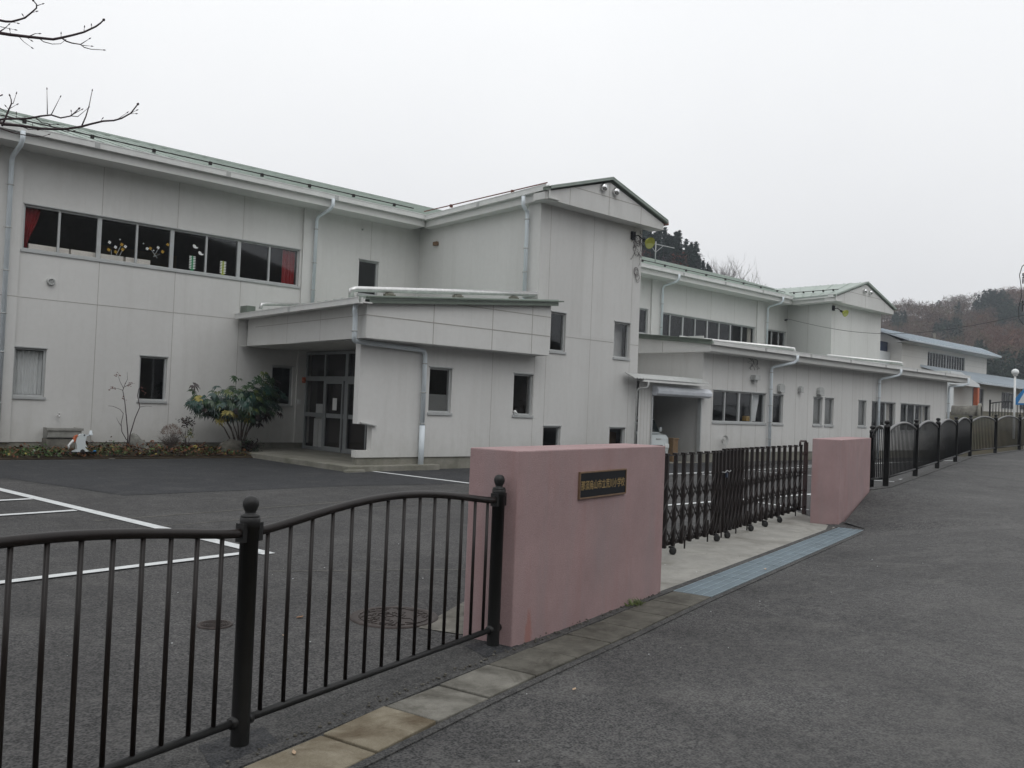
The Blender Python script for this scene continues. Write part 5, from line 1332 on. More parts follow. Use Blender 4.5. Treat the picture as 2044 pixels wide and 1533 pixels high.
m_ = MB().lathe((5.62, 21.95, .10), [(0, 0), (.045, .01), (.05, .05), (.03, .09), (0, .1)], 12); tag(m_.build('tin_can', M['stain_steel']), 'small shiny metal can at the left of the planting bed', 'can')

# grit and pale chips scattered on the paving
mb = MB(); rr = random.Random(91)
for k in range(260):
    if k < 90: w_ = abs(rr.gauss(0, .5)) + .03; x_ = rr.uniform(0, 13); x2, y2 = x_ + .25 * w_, ey(x_) - .968 * w_; z_ = road_z(x_, w_)
    else: x_ = rr.uniform(-.5, 12); w_ = rr.uniform(.42, 4.5); x2, y2 = x_ - .25 * w_, ey(x_) + .968 * w_; z_ = 0.004
    if 3.8 < x2 < 6.5 and 4.2 < y2 < 5.3: continue
    s_ = rr.uniform(.002, .006); mb.blob((x2, y2, z_ + s_ * .4), s_ * rr.uniform(1, 1.8), s_, s_ * .6, 5, 3, 0, 1, 0, rr.choice([0, 0, 0, 0, 1]))
tag(mb.build('grit', [M['slab_grey'], M['line']]), kind='stuff')
# fallen leaves lying about
def leaf(p, s, label, mat='pale_dry', rot=0.):
    m_ = MB(); x, y, z = p
    pts = [(-1, 0, .05), (-.4, .42, .12), (.3, .36, .05), (1, 0, .18), (.3, -.4, .03), (-.4, -.35, .12)]
    c, s2 = math.cos(rot), math.sin(rot)
    m_.poly([(x + (a * c - b * s2) * s, y + (a * s2 + b * c) * s, z + q * s) for a, b, q in pts]); m_.poly([(x + (a * c - b * s2) * s, y + (a * s2 + b * c) * s, z + q * s - .0015) for a, b, q in reversed(pts)])
    tag(m_.build('fallen_leaf', M[mat]), label, 'leaf', 'fallen dry leaves')
leaf((3.72, 3.40, .012), .022, 'dry tan leaf lying on the road just beyond the drain slabs', rot=.4)
leaf((2.02, 3.52, .020), .024, 'pale dry leaf resting on a rust-stained drain slab near the front', rot=1.2)
leaf((3.28, 5.72, .008), .035, 'brown curled leaf on the yard asphalt between the two manhole covers', 'dry', .2)
leaf((2.95, 5.33, .008), .022, 'tiny pale leaf on the yard asphalt right of the fence post', rot=2.)
leaf((8.2, 4.88, .02), .030, 'pale leaf lying on the blue-grey grating', rot=.5)
leaf((3.80, 4.53, .010), .022, 'small pale leaf at the foot of the near pink pillar', rot=.9)

# ================================================================ TERRACE, HALL AND THINGS BEYOND
mb = MB()
gx = [46.2 + i * 1.6 for i in range(0, 75)]
gy = [6 + j * 2.2 for j in range(0, 60)]
def terr(x, y):
    h = 2.15 * smooth((x - 46.2 - max(0, (13 - y)) * .6) / 7.0) + .65 * smooth((x - 60) / 20)
    return h + .06 * noise.noise(Vector((x * .4, y * .4, 2)))
for x in gx:
    for y in gy: mb.v.append((x, y + 6.5 if y < 8 else y + 4.6, terr(x, y) - .02))
ny = len(gy)
for i in range(len(gx) - 1):
    for j in range(ny - 1):
        a = i * ny + j; mb.f.append((a, a + ny, a + ny + 1, a + 1)); mb.m.append(0); mb.sm.append(True)
tag(mb.build('embankment', M['terrain']), kind='structure')

hall = empty('sports_hall', (78, 30, 2.8), 'pale hall with shallow blue-grey roofs and an orange entrance column beyond the school', 'building')
HX0, HX1, HY = 69.6, 88.0, 30.0
mb = MB(); wallface(mb, (HX0, HY), XU, NF, HX1 - HX0, 2.0, 8.0, [(74.6 - HX0, 82.7 - HX0, 6.35, 7.55)], vj=[2.1, 4.1, 4.7, 13.6, 15.5, 17.6], hj=[6.9, 7.4]); wallface(mb, (HX0, HY), (0, 1), (-1, 0), 16, 2.0, 8.0)
mb.poly([(HX0, HY, 8), (HX0, 32.3, 9.1), (HX0, 46, 8)]); mb.poly([(HX1, HY, 2), (HX1, 46, 2), (HX1, 46, 8), (HX1, HY, 8)])
mb.poly([(HX1, HY, 8), (HX1, 32.3, 9.1), (HX1, 46, 8)])
mb.build('wall', [M['gym_wall'], M['joint']], hall)
mb = MB(); mb.box(HX0 - 7, HX0 - .05, HY + .9, HY + 12, 2, 7.15); mb.build('annex_wall', M['gym_white'], hall)
mb = MB(); mb.box(HX0 - 6.9, HX0 - .1, HY + 1.1, HY + 12, 7.152, 7.95); mb.build('annex_cladding', M['blue_dk'], hall)
window(hall, (0, HY), XU, NF, 74.6, 82.7, 6.35, 7.55, mull=[(74.6 + 8.1 * k / 14, .14 if k == 7 else .07) for k in range(1, 14)])
mb = MB(); roof_plane(mb, (HX0 - 1.5, HY - 1.2, 8.02), (HX1 + .2, HY - 1.2, 8.02), (93, 32.3, 9.22), (HX0 - 1.5, 32.3, 9.22), .6, .12, 0, .04); roof_plane(mb, (HX0 - 1.5, 46.8, 8.02), (93, 46.8, 8.02), (93, 32.3, 9.22), (HX0 - 1.5, 32.3, 9.22), 1.5, .12)
mb.build('roof', M['gym_roof'], hall)
mb = MB(); mb.hexa([(HX0 - 1.3, HY - 1.05, 7.86), (HX1, HY - 1.05, 7.86), (HX1, HY, 7.86), (HX0 - 1.3, HY, 7.86)], [(HX0 - 1.3, HY - 1.05, 7.9), (HX1, HY - 1.05, 7.9), (HX1, HY, 7.9), (HX0 - 1.3, HY, 7.9)]); mb.build('soffit', M['pipe_grey'], hall)
# lower front range
mb = MB(); roof_plane(mb, (77.8, 26.8, 5.15), (125, 26.8, 5.15), (125, 30, 6.35), (73.2, 30, 6.35), .6, .14, 0, .04); mb.build('roof', M['gym_roof'], hall)
mb = MB(); wallface(mb, (74, 28.2), XU, NF, 50, 2.0, 5.4, [(79.6 - 74, 82.2 - 74, 2.6, 4.8), (86.6 - 74, 90.2 - 74, 3.2, 4.7), (91.5 - 74, 95 - 74, 3.2, 4.7)], vj=[3.8, 9.2, 11.8, 17, 22]); mb.poly([(74, 28.2, 2), (74, 31, 2), (74, 31, 5.9), (74, 28.2, 5.4)]); mb.build('wall', [M['gym_wall'], M['joint']], hall)
for a, b, c, d in ((79.6, 82.2, 2.6, 4.8), (86.6, 90.2, 3.2, 4.7), (91.5, 95, 3.2, 4.7)): window(hall, (0, 28.2), XU, NF, a, b, c, d, mull=[(a + (b - a) * k / 3, .09) for k in (1, 2)])
mb = MB(); mb.prism([(71.4, 4.72), (77.6, 4.72), (77.4, 4.95), (73.5, 5.75), (71.4, 5.75)], lambda p: (p[0], 26.9, p[1]), lambda p: (p[0], 28.0, p[1])); mb.build('porch_gable', M['gym_white'], hall)
mb = MB(); mb.box(77.25, 77.6, 26.95, 27.3, 2.3, 4.72); mb.build('entrance_column', M['orange'], hall, bevel=.02)
mb = MB(); mb.box(71.4, 72.3, 27.0, 27.4, 2.2, 4.72); mb.build('entrance_column', M['gym_white'], hall, bevel=.02)
room(70, 87.8, 30.3, 40, 3, 7.8, par=hall, mat='room_dark'); room(74.3, 123, 28.5, 29.9, 2.8, 5.2, par=hall, mat='room_dark')
# concrete pipe on the slope, lamp, sign, terrace fence, poles
tn = empty('concrete_pipe', (53.0, 19.5, 1.7), 'short thick grey concrete pipe lying on the slope behind the far fence', 'pipe')
ax = Vector((.25, -1, .04)).normalized(); c0 = Vector((54.2, 20.3, 2.15))
MB().lathe(c0, [(.42, 0), (.55, 0), (.55, 1.5), (.42, 1.5), (.42, 0)], 24, ax=ax).build('pipe_body', M['slab_grey'], tn)
MB().lathe(c0 + ax * 1.38, [(.55, 0), (.66, 0), (.66, .16), (.5, .16)], 24, ax=ax).build('rim', M['plinth'], tn)
FT = [(56.0 + .35 * k, 18.85 - 1.85 * k, terr(56, 14) + .02) for k in range(7)]
tf = empty('terrace_fence', (56, 18.8, 2.1), 'small distant black fence with arched rails standing on top of the slope', 'fence')
for x, y, z in FT: MB().lathe((x, y, z - .15), [(.05, 0), (.05, .98), (.07, 1.0), (.05, 1.08), (0, 1.1)], 8).build('post', M['post_iron'], tf)
for a, b in zip(FT[:-1], FT[1:]):
    A = Vector(a); B = Vector(b); m_ = MB(); pts = []
    for k in range(13):
        s = k / 12; p_ = A.lerp(B, s); pts.append((p_.x, p_.y, p_.z + .72 + .12 * math.sin(math.pi * s)))
        m_.tube([(p_.x, p_.y, p_.z), (p_.x, p_.y, p_.z + .72 + .12 * math.sin(math.pi * s))], .022, 4)
    m_.tube(pts, .035, 6); m_.build('bar_panel', M['post_iron'], tf)
lp = empty('street_lamp', (47.0, 14.72, 1.3), 'slim white lamp post with a round white globe beyond the far fence', 'lamp')
MB().tube([(47.0, 14.72, 1.0), (47.0, 14.72, 4.12)], .05, 10).build('pole', M['white_paint'], lp)
MB().lathe((47.0, 14.72, 4.10), [(.05, 0), (.12, .04), (.165, .11), (.17, .18), (.145, .25), (.08, .30), (0, .32)], 20).build('globe', M['lamp_glass'], lp)
MB().lathe((47.0, 14.72, 4.05), [(.05, 0), (.1, .03), (.1, .08), (.06, .09)], 14).build('collar', M['steel'], lp)
sg = empty('road_sign', (33.5, 10.12, .9), 'blue five-sided road sign on a white post cut by the right edge', 'sign')
MB().tube([(33.5, 10.14, .6), (33.5, 10.14, 2.95)], .03, 8).build('pole', M['white_paint'], sg)
dsg = Vector((.73, -.68)).normalized(); dsg = Vector((-.25, -.97)).normalized()
def sgp(u, z, o): return (33.5 + dsg.x * u - .97 * o, 10.14 + dsg.y * u + .25 * o, z)
pen = [(-.33, 2.36), (.33, 2.36), (.33, 2.60), (0, 2.98), (-.33, 2.60)]
MB().prism(pen, lambda p: sgp(p[0], p[1], .034), lambda p: sgp(p[0], p[1], .046)).build('panel', M['blue'], sg)
tri = [(-.24, 2.42), (.24, 2.42), (0, 2.84)]
MB().prism(tri, lambda p: sgp(p[0], p[1], .0465), lambda p: sgp(p[0], p[1], .050)).build('white_triangle', M['white_paint'], sg)

# utility poles and wires
up = empty('utility_pole', (34.9, 9.6, .8), 'utility pole with crossarm insulators and looping jumper wire at the right edge', 'pole')
MB().tube([(34.9, 9.3, .5), (34.9, 9.3, 10)], [.16, .12], 12).build('pole', M['slab_grey'], up)
m_ = MB()
for z in (7.02, 6.02): m_.bar((34.95, 9.1, z), (34.87, 10.72, z), .05, .05)
m_.build('crossarm', M['wire'], up)
m_ = MB()
for z in (7.05, 6.05):
    m_.lathe((34.87, 10.74, z), [(.015, 0), (.035, .02), (.02, .05), (.035, .07), (.02, .10), (0, .12)], 10); m_.lathe((34.87, 10.74, z - .28), [(.02, 0), (.028, .1), (.02, .2), (.03, .24), (0, .26)], 10)
m_.build('insulator', M['wire'], up)
m_ = MB(); m_.tube([(34.87, 10.6, 7.55), (34.87, 10.78, 7.4), (34.87, 10.86, 7.1), (34.87, 10.80, 6.7), (34.87, 10.78, 6.3), (34.87, 10.86, 5.9), (34.87, 10.84, 5.5), (34.87, 10.7, 5.3), (34.87, 10.4, 5.25)], .014, 6); m_.build('jumper_wire', M['wire'], up)
m_ = MB(); A = Vector((39.95, 23.0, 6.55)); B = Vector((34.87, 10.3, 5.7)); A = Vector((39.98, 22.95, 6.55))
m_.tube([A.lerp(B, k / 16) - Vector((0, 0, .75 * math.sin(math.pi * k / 16))) for k in range(17)], .010, 5); m_.lathe(A + Vector((0, .2, -.05)), [(.04, 0), (.05, .1), (.03, .16), (0, .17)], 8, ax=(0, -1, .2))
tag(m_.build('overhead_wire', M['wire']), 'single thin sagging black wire from the far tower to the pole at the right edge', 'wire')
for (x, y, z0, z1, lb) in ((110, 43.5, 3, 12.6, 'thin pale pole standing behind the hall roof'), (125, 37.2, 3, 9.3, 'short thin pole against the hill near the lamp globe')):
    u2 = empty('utility_pole', (x, y, z0), lb, 'pole'); MB().tube([(x, y, z0), (x, y, z1)], .15, 8).build('pole', M['slab_grey'], u2); MB().bar((x - .5, y + .5, z1 - .6), (x + .5, y - .5, z1 - .6), .12, .12).build('crossarm', M['slab_grey'], u2)

# ================================================================ HILLS
def hill(name, table, d0, zb=0., seed=1, nt=18, mat='hill_floor'):
    """table: (azimuth deg, crest height, crest distance)"""
    mb = MB(); az = [t[0] for t in table]; N_ = 60; heights = {}
    def hz_(a): return lin(az, [t[1] for t in table], a), lin(az, [t[2] for t in table], a)
    A0, A1 = az[0], az[-1]; cols = []
    def P(a, t):
        h, d = hz_(a); r_ = d0 + (d - d0) * t; s = smooth(min(t, 1) * .5 + .0) / .5 if t <= 1 else 1 - .6 * smooth((t - 1) * 1.5)
        s = (t ** 1.15) if t <= 1 else 1 - .75 * smooth((t - 1) * 1.4)
        z = zb + (h - zb) * s * (1 + .10 * noise.noise(Vector((a * .5, t * 3, seed))) * (1 if t < .95 else .2))
        x, y = r_ * math.cos(R(a)), r_ * math.sin(R(a)); return Vector((x, y, z))
    ts = [1.7 * j / nt for j in range(nt + 1)]
    for i in range(N_ + 1):
        a = A0 + (A1 - A0) * i / N_
        for t in ts: mb.v.append(tuple(P(a, t)))
    for i in range(N_):
        for j in range(nt):
            k = i * (nt + 1) + j; mb.f.append((k, k + nt + 1, k + nt + 2, k + 1)); mb.m.append(0); mb.sm.append(True)
    tag(mb.build(name, M[mat]), kind='structure'); return P
T1_ = [(27.5, 8, 150), (30, 13, 150), (32.4, 19.0, 150), (33.7, 20.5, 148), (35.2, 21.5, 146), (37.2, 24, 144), (39, 25, 142), (43, 25, 140), (50, 20, 140), (58, 5, 140)]
P1 = hill('hill', T1_, 85, 0, 3)
T2_ = [(8, 42, 300), (13, 41, 300), (17, 38.5, 300), (18.5, 38, 300), (20.6, 36.5, 300), (22, 34, 300), (23.2, 35, 300), (24.4, 34, 300), (26.5, 34, 300), (30, 32, 300), (36, 26, 300), (42, 10, 300)]
P2h = hill('hill', T2_, 150, 2.5, 9)

# --- far-off wood on the second hill: one mass of crowns
mb = MB(); rr = random.Random(31); wm = ['wood_brown', 'wood_grey', 'wood_rust', 'wood_green', 'wood_olive']
for k in range(2100):
    a = rr.uniform(15.3, 27.5); t = rr.random() ** .75 * 1.03; p_ = P2h(a, t)
    n1_ = noise.noise(Vector((a * .55, t * 3.2, 4))); n2_ = noise.noise(Vector((a * 1.4, t * 5, 8)))
    if n1_ + .4 * n2_ > .20: mi = 3
    elif n1_ < -.22 and a < 19.5: mi = 2
    else: mi = rr.choice([0, 0, 1, 1, 4, 2 if rr.random() < .3 else 0])
    H_ = rr.uniform(3.5, 5.5) if mi != 3 else rr.uniform(4, 6); W_ = rr.uniform(1.6, 2.8) if mi != 3 else rr.uniform(1.2, 1.9)
    nf = 60
    for q in range(nf):
        th = rr.uniform(0, 6.28)
        if mi == 3: v = rr.random() ** 1.4; rad = W_ * (1 - v) * rr.uniform(.5, 1.05); z = .12 * H_ + v * H_ * .9; s_ = rr.uniform(.35, .7)
        else: v = rr.random(); rad = W_ * math.sqrt(max(0, 1 - (2 * v - 1) ** 2)) * rr.uniform(.4, 1.1); z = .25 * H_ + v * H_ * .75; s_ = rr.uniform(.18, .5)
        c = p_ + Vector((rad * math.cos(th), rad * math.sin(th), z)); 
        d = Vector((rr.gauss(0, 1), rr.gauss(0, 1), rr.gauss(0, .9) + (.8 if mi != 3 else 0))).normalized() * s_ * (1.6 if mi != 3 else 1); e = Vector((rr.gauss(0, 1), rr.gauss(0, 1), rr.gauss(0, 1))).normalized() * s_ * (.35 if mi != 3 else .7)
        mb.poly([c - d, c + e, c + d], mi)
tag(mb.build('hillside_wood', [M[x] for x in wm]), kind='stuff')

# --- conifers and bare trees on the nearer hill: individual trees
def conifer_mesh(seed, H=9., W=1.9):
    rr = random.Random(seed); f = MB(); tr = MB().tube([(0, 0, -.5), (0, 0, H * .9)], [.16, .03], 6)
    lean = rr.uniform(-.1, .1)
    for k in range(34):
        v = (k + rr.random()) / 34; z = H * (.12 + .88 * v); w = W * (1 - v) ** .75 * rr.uniform(.65, 1.15) + .12
        for j in range(9):
            th = rr.uniform(0, 6.283); ln_ = w * rr.uniform(.3, 1.1); d = Vector((math.cos(th), math.sin(th), rr.uniform(-.15, .35))); root_ = Vector((lean * z * .3, 0, z))
            for i in range(7):
                c = root_ + d * ln_ * (i + rr.random()) / 7; s_ = rr.uniform(.14, .30)
                a = Vector((rr.gauss(0, 1), rr.gauss(0, 1), rr.gauss(0, .7))).normalized() * s_; b = Vector((rr.gauss(0, 1), rr.gauss(0, 1), rr.gauss(0, 1))).normalized() * s_ * .6
                f.poly([c - a, c + b, c + a * 1.3])
    return tr.mesh('trunk', M['bark']), f.mesh('crown', M['conifer'])
def broad_mesh(seed, H, W, mat, n=1400):
    rr = random.Random(seed); f = MB(); tr = MB(); twigs(tr, (0, 0, -.3), (0, 0, 1), H * .6, .12, 3, rr, .5, .3, 5)
    lobes = [(Vector((rr.gauss(0, W * .35), rr.gauss(0, W * .35), H * rr.uniform(.35, .8))), rr.uniform(.4, .75) * W) for _ in range(9)]
    for k in range(n):
        c, r_ = rr.choice(lobes); d = Vector((rr.gauss(0, 1), rr.gauss(0, 1), rr.gauss(0, 1))).normalized() * r_ * rr.uniform(.6, 1) ; s_ = rr.uniform(.06, .16); c = c + d
        f.poly([c + Vector((rr.gauss(0, s_), rr.gauss(0, s_), rr.gauss(0, s_))) for _ in range(3)])
    return tr.mesh('trunk', M['bark']), f.mesh('crown', mat)
def bare_mesh(seed, H):
    rr = random.Random(seed); tr = MB().tube([(0, 0, -.5), (rr.uniform(-.2, .2), 0, H * .35)], [.14, .09], 6); cr = MB()
    for k in range(9): twigs(cr, (rr.uniform(-.1, .1), 0, H * rr.uniform(.15, .5)), (rr.gauss(0, .5), rr.gauss(0, .5), 1), H * rr.uniform(.28, .42), .06, 4, rr, .42, .3, 3)
    return tr.mesh('trunk', M['bark_gr']), cr.mesh('crown', M['bark_gr'])
def put_tree(name, meshes, p, sc, rot, label, cat, group):
    t = bpy.data.objects.new(name, None); COL.objects.link(t); t.location = p; t.scale = (sc, sc, sc); t.rotation_euler = (0, 0, rot); tag(t, label, cat, group)
    for me in meshes:
        c = bpy.data.objects.new(me.name.split('.')[0], me); COL.objects.link(c); c.parent = t
    return t
con = [conifer_mesh(s, 8., w) for s, w in ((1, 2.9), (2, 2.4), (3, 3.2), (4, 2.7))]
red = [broad_mesh(s, 6, 2.4, M['red_foliage']) for s in (5, 6)]
bare = [bare_mesh(s, 8.) for s in (7, 8, 9)]
rr = random.Random(77)
n_c = 0
for k in range(120):
    a = 34.5 + (43.0 - 34.5) * (k + rr.random()) / 120; t = rr.uniform(.74, 1.03)
    put_tree('conifer', con[k % 4], P1(a, t) - Vector((0, 0, .3)), rr.uniform(.75, 1.05) * (.78 if a < 35.6 else 1), rr.uniform(0, 6.28), 'dark conifer in the dense stand on the hill behind the school roof', 'conifer', 'conifers on the near hill')
for k in range(40):
    a = 34.8 + (41 - 34.8) * (k + rr.random()) / 40; t = rr.uniform(.60, .82)
    put_tree('autumn_tree', red[k % 2], P1(a, t), rr.uniform(.8, 1.1), rr.uniform(0, 6.28), 'rust-coloured tree below the conifers, just above the green roof', 'tree', 'rust-coloured trees on the near hill')
for k in range(34):
    a = 30.6 + (34.7 - 30.6) * (k + rr.random()) / 34; t = rr.uniform(.72, 1.03)
    put_tree('bare_tree', bare[k % 3], P1(a, t) - Vector((0, 0, .3)), rr.uniform(.62, .92), rr.uniform(0, 6.28), 'leafless grey tree on the descending hill crest right of the conifers', 'tree', 'bare trees on the near hill')

# ================================================================ OVERHANGING CHERRY BRANCHES (top left)
ch = empty('cherry_tree', (.35, 8.6, 0), 'leafless cherry tree whose bare budding twigs reach in at the top left', 'tree')
MB().tube([(.2, 8.9, -.1), (.25, 8.85, 1.2), (.35, 8.7, 2.4), (.5, 8.5, 3.3), (.75, 8.1, 3.75)], [.17, .15, .13, .09, .05], 12).build('trunk', M['bark'], ch)
BRS = [([(1.284, 7.491, 4.318), (1.515, 7.422, 4.329), (1.546, 7.39, 4.321), (1.579, 7.357, 4.321), (1.618, 7.323, 4.338), (1.649, 7.291, 4.352), (1.682, 7.258, 4.392), (1.708, 7.226, 4.427), (1.701, 7.202, 4.445), (1.676, 7.182, 4.455)], 0.01), ([(1.747, 7.396, 4.51), (1.783, 7.388, 4.534)], 0.004), ([(1.254, 7.293, 4.179), (1.48, 7.229, 4.166), (1.54, 7.195, 4.163), (1.629, 7.154, 4.167), (1.707, 7.115, 4.17), (1.792, 7.072, 4.174), (1.84, 7.039, 4.192), (1.905, 6.999, 4.221), (1.968, 6.96, 4.252), (2.036, 6.919, 4.304), (2.059, 6.891, 4.329), (2.07, 6.865, 4.346)], 0.013), ([(1.871, 7.159, 4.235), (1.903, 7.151, 4.217), (1.94, 7.141, 4.212), (1.996, 7.126, 4.215), (2.022, 7.119, 4.198), (2.066, 7.106, 4.194), (2.147, 7.082, 4.207)], 0.006), ([(1.996, 7.126, 4.215), (2.05, 7.111, 4.27)], 0.004), ([(2.009, 7.122, 4.211), (2.064, 7.106, 4.218)], 0.003), ([(1.727, 7.196, 4.198), (1.758, 7.188, 4.178), (1.813, 7.174, 4.174), (1.867, 7.161, 4.189), (1.891, 7.154, 4.218)], 0.004), ([(1.58, 7.127, 4.143), (1.611, 7.12, 4.113), (1.66, 7.109, 4.084)], 0.003), ([(1.661, 7.211, 4.193), (1.702, 7.202, 4.225), (1.725, 7.196, 4.231)], 0.004), ([(1.462, 7.152, 4.185), (1.508, 7.142, 4.185), (1.552, 7.133, 4.186)], 0.003), ([(1.464, 7.152, 4.151), (1.491, 7.146, 4.179), (1.513, 7.141, 4.211)], 0.005), ([(1.528, 7.138, 4.144), (1.523, 7.139, 4.174)], 0.003), ([(2.013, 7.121, 4.314), (2.015, 7.12, 4.349)], 0.003), ([(1.868, 7.16, 4.238), (1.867, 7.161, 4.263)], 0.003), ([(1.643, 7.215, 4.187), (1.677, 7.207, 4.17)], 0.003), ([(1.676, 7.413, 4.398), (1.665, 7.415, 4.413)], 0.003), ([(1.716, 7.404, 4.448), (1.746, 7.397, 4.466)], 0.003), ([(1.592, 7.431, 4.346), (1.629, 7.423, 4.346)], 0.003), ([(2.061, 7.107, 4.353), (2.06, 7.107, 4.375)], 0.003), ([(1.356, 7.681, 3.577), (1.593, 7.617, 3.622), (1.608, 7.596, 3.607), (1.715, 7.554, 3.614), (1.842, 7.506, 3.613), (1.926, 7.466, 3.62), (2.01, 7.426, 3.634), (2.106, 7.38, 3.667), (2.158, 7.347, 3.692), (2.241, 7.303, 3.728), (2.307, 7.264, 3.741), (2.353, 7.23, 3.762), (2.41, 7.193, 3.81), (2.447, 7.161, 3.881)], 0.013), ([(1.435, 7.769, 3.586), (1.611, 7.709, 3.667), (1.636, 7.678, 3.672), (1.786, 7.618, 3.701), (1.861, 7.575, 3.73), (1.924, 7.533, 3.746), (1.982, 7.492, 3.728), (2.039, 7.451, 3.748), (2.051, 7.422, 3.76), (2.08, 7.388, 3.801)], 0.01), ([(2.14, 7.501, 3.701), (2.166, 7.493, 3.786), (2.179, 7.489, 3.85), (2.186, 7.488, 3.886), (2.2, 7.483, 4.0)], 0.006), ([(1.929, 7.661, 3.781), (1.917, 7.664, 3.977)], 0.004), ([(1.955, 7.654, 3.782), (2.01, 7.64, 3.935)], 0.004), ([(2.085, 7.62, 3.799), (2.138, 7.605, 3.803), (2.169, 7.596, 3.84), (2.207, 7.585, 3.887)], 0.004), ([(2.104, 7.615, 3.816), (2.161, 7.599, 3.864)], 0.004), ([(1.589, 7.534, 3.575), (1.61, 7.53, 3.645), (1.629, 7.526, 3.714), (1.642, 7.523, 3.757), (1.639, 7.523, 3.789), (1.63, 7.525, 3.813)], 0.008), ([(1.642, 7.523, 3.755), (1.654, 7.52, 3.763), (1.67, 7.517, 3.84)], 0.004), ([(1.629, 7.526, 3.714), (1.676, 7.515, 3.757)], 0.003), ([(2.478, 7.396, 3.872), (2.517, 7.383, 3.903)], 0.003), ([(2.465, 7.4, 3.866), (2.512, 7.384, 3.875)], 0.003), ([(2.387, 7.426, 3.805), (2.451, 7.405, 3.871)], 0.003), ([(2.269, 7.463, 3.764), (2.281, 7.459, 3.789)], 0.003), ([(1.727, 7.606, 3.628), (1.784, 7.593, 3.61), (1.841, 7.58, 3.617)], 0.005), ([(1.854, 7.679, 3.735), (1.894, 7.67, 3.706), (1.945, 7.657, 3.704), (1.997, 7.643, 3.711)], 0.005), ([(1.932, 7.66, 3.706), (1.972, 7.65, 3.687), (2.031, 7.635, 3.69)], 0.004), ([(1.578, 7.537, 3.558), (1.652, 7.521, 3.54), (1.72, 7.505, 3.535), (1.813, 7.483, 3.536), (1.857, 7.473, 3.547), (1.894, 7.464, 3.569)], 0.005), ([(1.986, 7.543, 3.649), (2.039, 7.529, 3.64), (2.087, 7.516, 3.656)], 0.004), ([(1.81, 7.587, 3.671), (1.811, 7.587, 3.634)], 0.003), ([(1.721, 7.71, 3.705), (1.721, 7.71, 3.742)], 0.003), ([(1.629, 7.526, 3.707), (1.61, 7.53, 3.728)], 0.003), ([(1.571, 7.538, 3.709), (1.615, 7.529, 3.686)], 0.004), ([(2.095, 7.617, 3.806), (2.091, 7.618, 3.833)], 0.003), ([(1.584, 7.535, 3.814), (1.531, 7.546, 3.773), (1.453, 7.562, 3.64)], 0.005)]
tw = MB(); bud = MB()
tw.tube([(.45, 8.55, 3.1), (.85, 7.9, 3.35), BRS[19][0][0]], [.06, .035, .014], 8); tw.tube([(.75, 8.1, 3.75), (.95, 7.7, 4.05), BRS[2][0][0]], [.05, .03, .014], 8); tw.tube([(.75, 8.1, 3.75), (1.0, 7.8, 4.2), BRS[0][0][0]], [.05, .025, .01], 8)
tw.tube([(.45, 8.55, 3.1), (.9, 7.95, 3.4), BRS[20][0][0]], [.05, .025, .01], 8)
for pts, r in BRS:
    n = len(pts); r *= 1.0
    tw.tube(pts, [r * (1 - .62 * i / (n - 1)) for i in range(n)], 7)
    e = Vector(pts[-1]); d = (e - Vector(pts[-2])).normalized(); rb = max(.0045, r * .8)
    bud.lathe(e - d * .004, [(0, 0), (rb, .006), (rb * .9, .014), (0, .024)], 7, ax=d)
tw.build('branch', M['bark'], ch); bud.build('bud', M['bark'], ch)

# unseen dark slope added behind the viewpoint to cut sky light on facing walls
T3_ = [(-170, 12, 46), (-160, 17, 44), (-130, 20, 42), (-100, 21, 42), (-70, 20, 44), (-45, 17, 50), (-25, 10, 60), (-15, 3, 70)]
hill('hill', T3_, 16, 0, 21, mat='added_slope')
T4_ = [(190, 11, 60), (175, 9, 60), (160, 5, 60), (150, 2, 60)]
# thin winter haze filling the valley air
hz_m = bpy.data.materials.new('haze'); hz_m.use_nodes = True; hn = hz_m.node_tree; hn.nodes.remove(hn.nodes['Principled BSDF'])
pv = hn.nodes.new('ShaderNodeVolumePrincipled'); pv.inputs['Color'].default_value = (.80, .86, .95, 1); pv.inputs['Density'].default_value = .00075; pv.inputs['Anisotropy'].default_value = .2
hn.links.new(pv.outputs[0], hn.nodes['Material Output'].inputs['Volume'])
hb = MB().box(-480, 480, -480, 480, -1.6, 75); tag(hb.build('haze', hz_m), kind='stuff')
# ================================================================ LIGHT, SKY, CAMERA
w = bpy.data.worlds.new('World'); scene.world = w; w.use_nodes = True; nt = w.node_tree
bg = nt.nodes['Background']; sky = nt.nodes.new('ShaderNodeTexSky'); sky.sky_type = 'NISHITA'; sky.sun_disc = False
EL, AZ = 55, 200
sky.sun_elevation = R(EL); sky.sun_rotation = R(AZ); sky.dust_density = 3; sky.air_density = 1.2
tc = nt.nodes.new('ShaderNodeTexCoord'); sep = nt.nodes.new('ShaderNodeSeparateXYZ'); nt.links.new(tc.outputs['Generated'], sep.inputs[0])
cr_ = nt.nodes.new('ShaderNodeValToRGB'); e = cr_.color_ramp.elements
e[0].position = 0; e[0].color = (7.7, 7.65, 7.7, 1); e[1].position = .5; e[1].color = (10.0, 10.1, 10.15, 1)
nt.links.new(sep.outputs['Z'], cr_.inputs['Fac'])
nz = nt.nodes.new('ShaderNodeTexNoise'); nz.inputs['Scale'].default_value = 1.6; nz.inputs['Detail'].default_value = 5; nt.links.new(tc.outputs['Generated'], nz.inputs['Vector'])
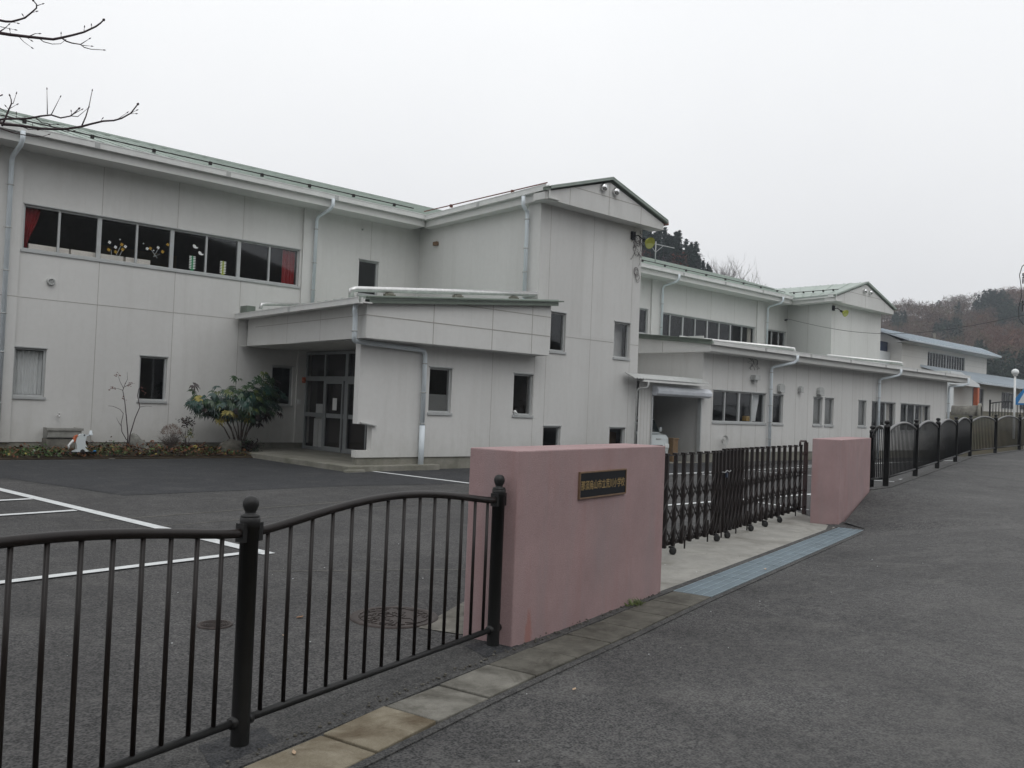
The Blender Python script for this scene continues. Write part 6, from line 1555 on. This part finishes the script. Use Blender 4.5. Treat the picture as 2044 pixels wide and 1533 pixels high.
nr = nt.nodes.new('ShaderNodeValToRGB'); nr.color_ramp.elements[0].position = .3; nr.color_ramp.elements[0].color = (.94, .942, .95, 1); nr.color_ramp.elements[1].position = .7; nr.color_ramp.elements[1].color = (1.02, 1.02, 1.02, 1); nt.links.new(nz.outputs['Fac'], nr.inputs['Fac'])
ml = nt.nodes.new('ShaderNodeMix'); ml.data_type = 'RGBA'; ml.blend_type = 'MULTIPLY'; ml.inputs['Factor'].default_value = 1; nt.links.new(cr_.outputs[0], ml.inputs['A']); nt.links.new(nr.outputs[0], ml.inputs['B'])
mx = nt.nodes.new('ShaderNodeMix'); mx.data_type = 'RGBA'; mx.inputs['Factor'].default_value = .96; nt.links.new(sky.outputs[0], mx.inputs['A']); nt.links.new(ml.outputs['Result'], mx.inputs['B'])
nt.links.new(mx.outputs['Result'], bg.inputs['Color']); bg.inputs['Strength'].default_value = .113
sd = bpy.data.lights.new('sun', 'SUN'); sd.energy = .5; sd.angle = R(30); sd.color = (1, .995, .985)
so_ = bpy.data.objects.new('sun', sd); COL.objects.link(so_)
dv = Vector((math.sin(R(AZ)) * math.cos(R(EL)), math.cos(R(AZ)) * math.cos(R(EL)), math.sin(R(EL))))
so_.rotation_euler = dv.to_track_quat('Z', 'Y').to_euler(); so_.location = (0, 0, 30)

cam = bpy.data.cameras.new('camera'); cam.sensor_width = 36; cam.lens = 36 * 1750 / 2044; cam.clip_end = 5000; cam.clip_start = .05
co = bpy.data.objects.new('camera', cam); COL.objects.link(co)
Tm = [[0.732843, -0.679236, 0.039731], [0.046662, -0.008084, -0.998878], [0.678795, 0.733875, 0.02577]]
right = Vector(Tm[0]); down = Vector(Tm[1]); fwd = Vector(Tm[2])
mat = Matrix((right, -down, -fwd)).transposed().to_4x4(); mat.translation = (0, 0, 1.6)
co.matrix_world = mat
scene.camera = co
scene.view_settings.view_transform = 'Standard'; scene.view_settings.look = 'None'; scene.view_settings.exposure = 0; scene.view_settings.gamma = 1
scene.render.engine = 'CYCLES'
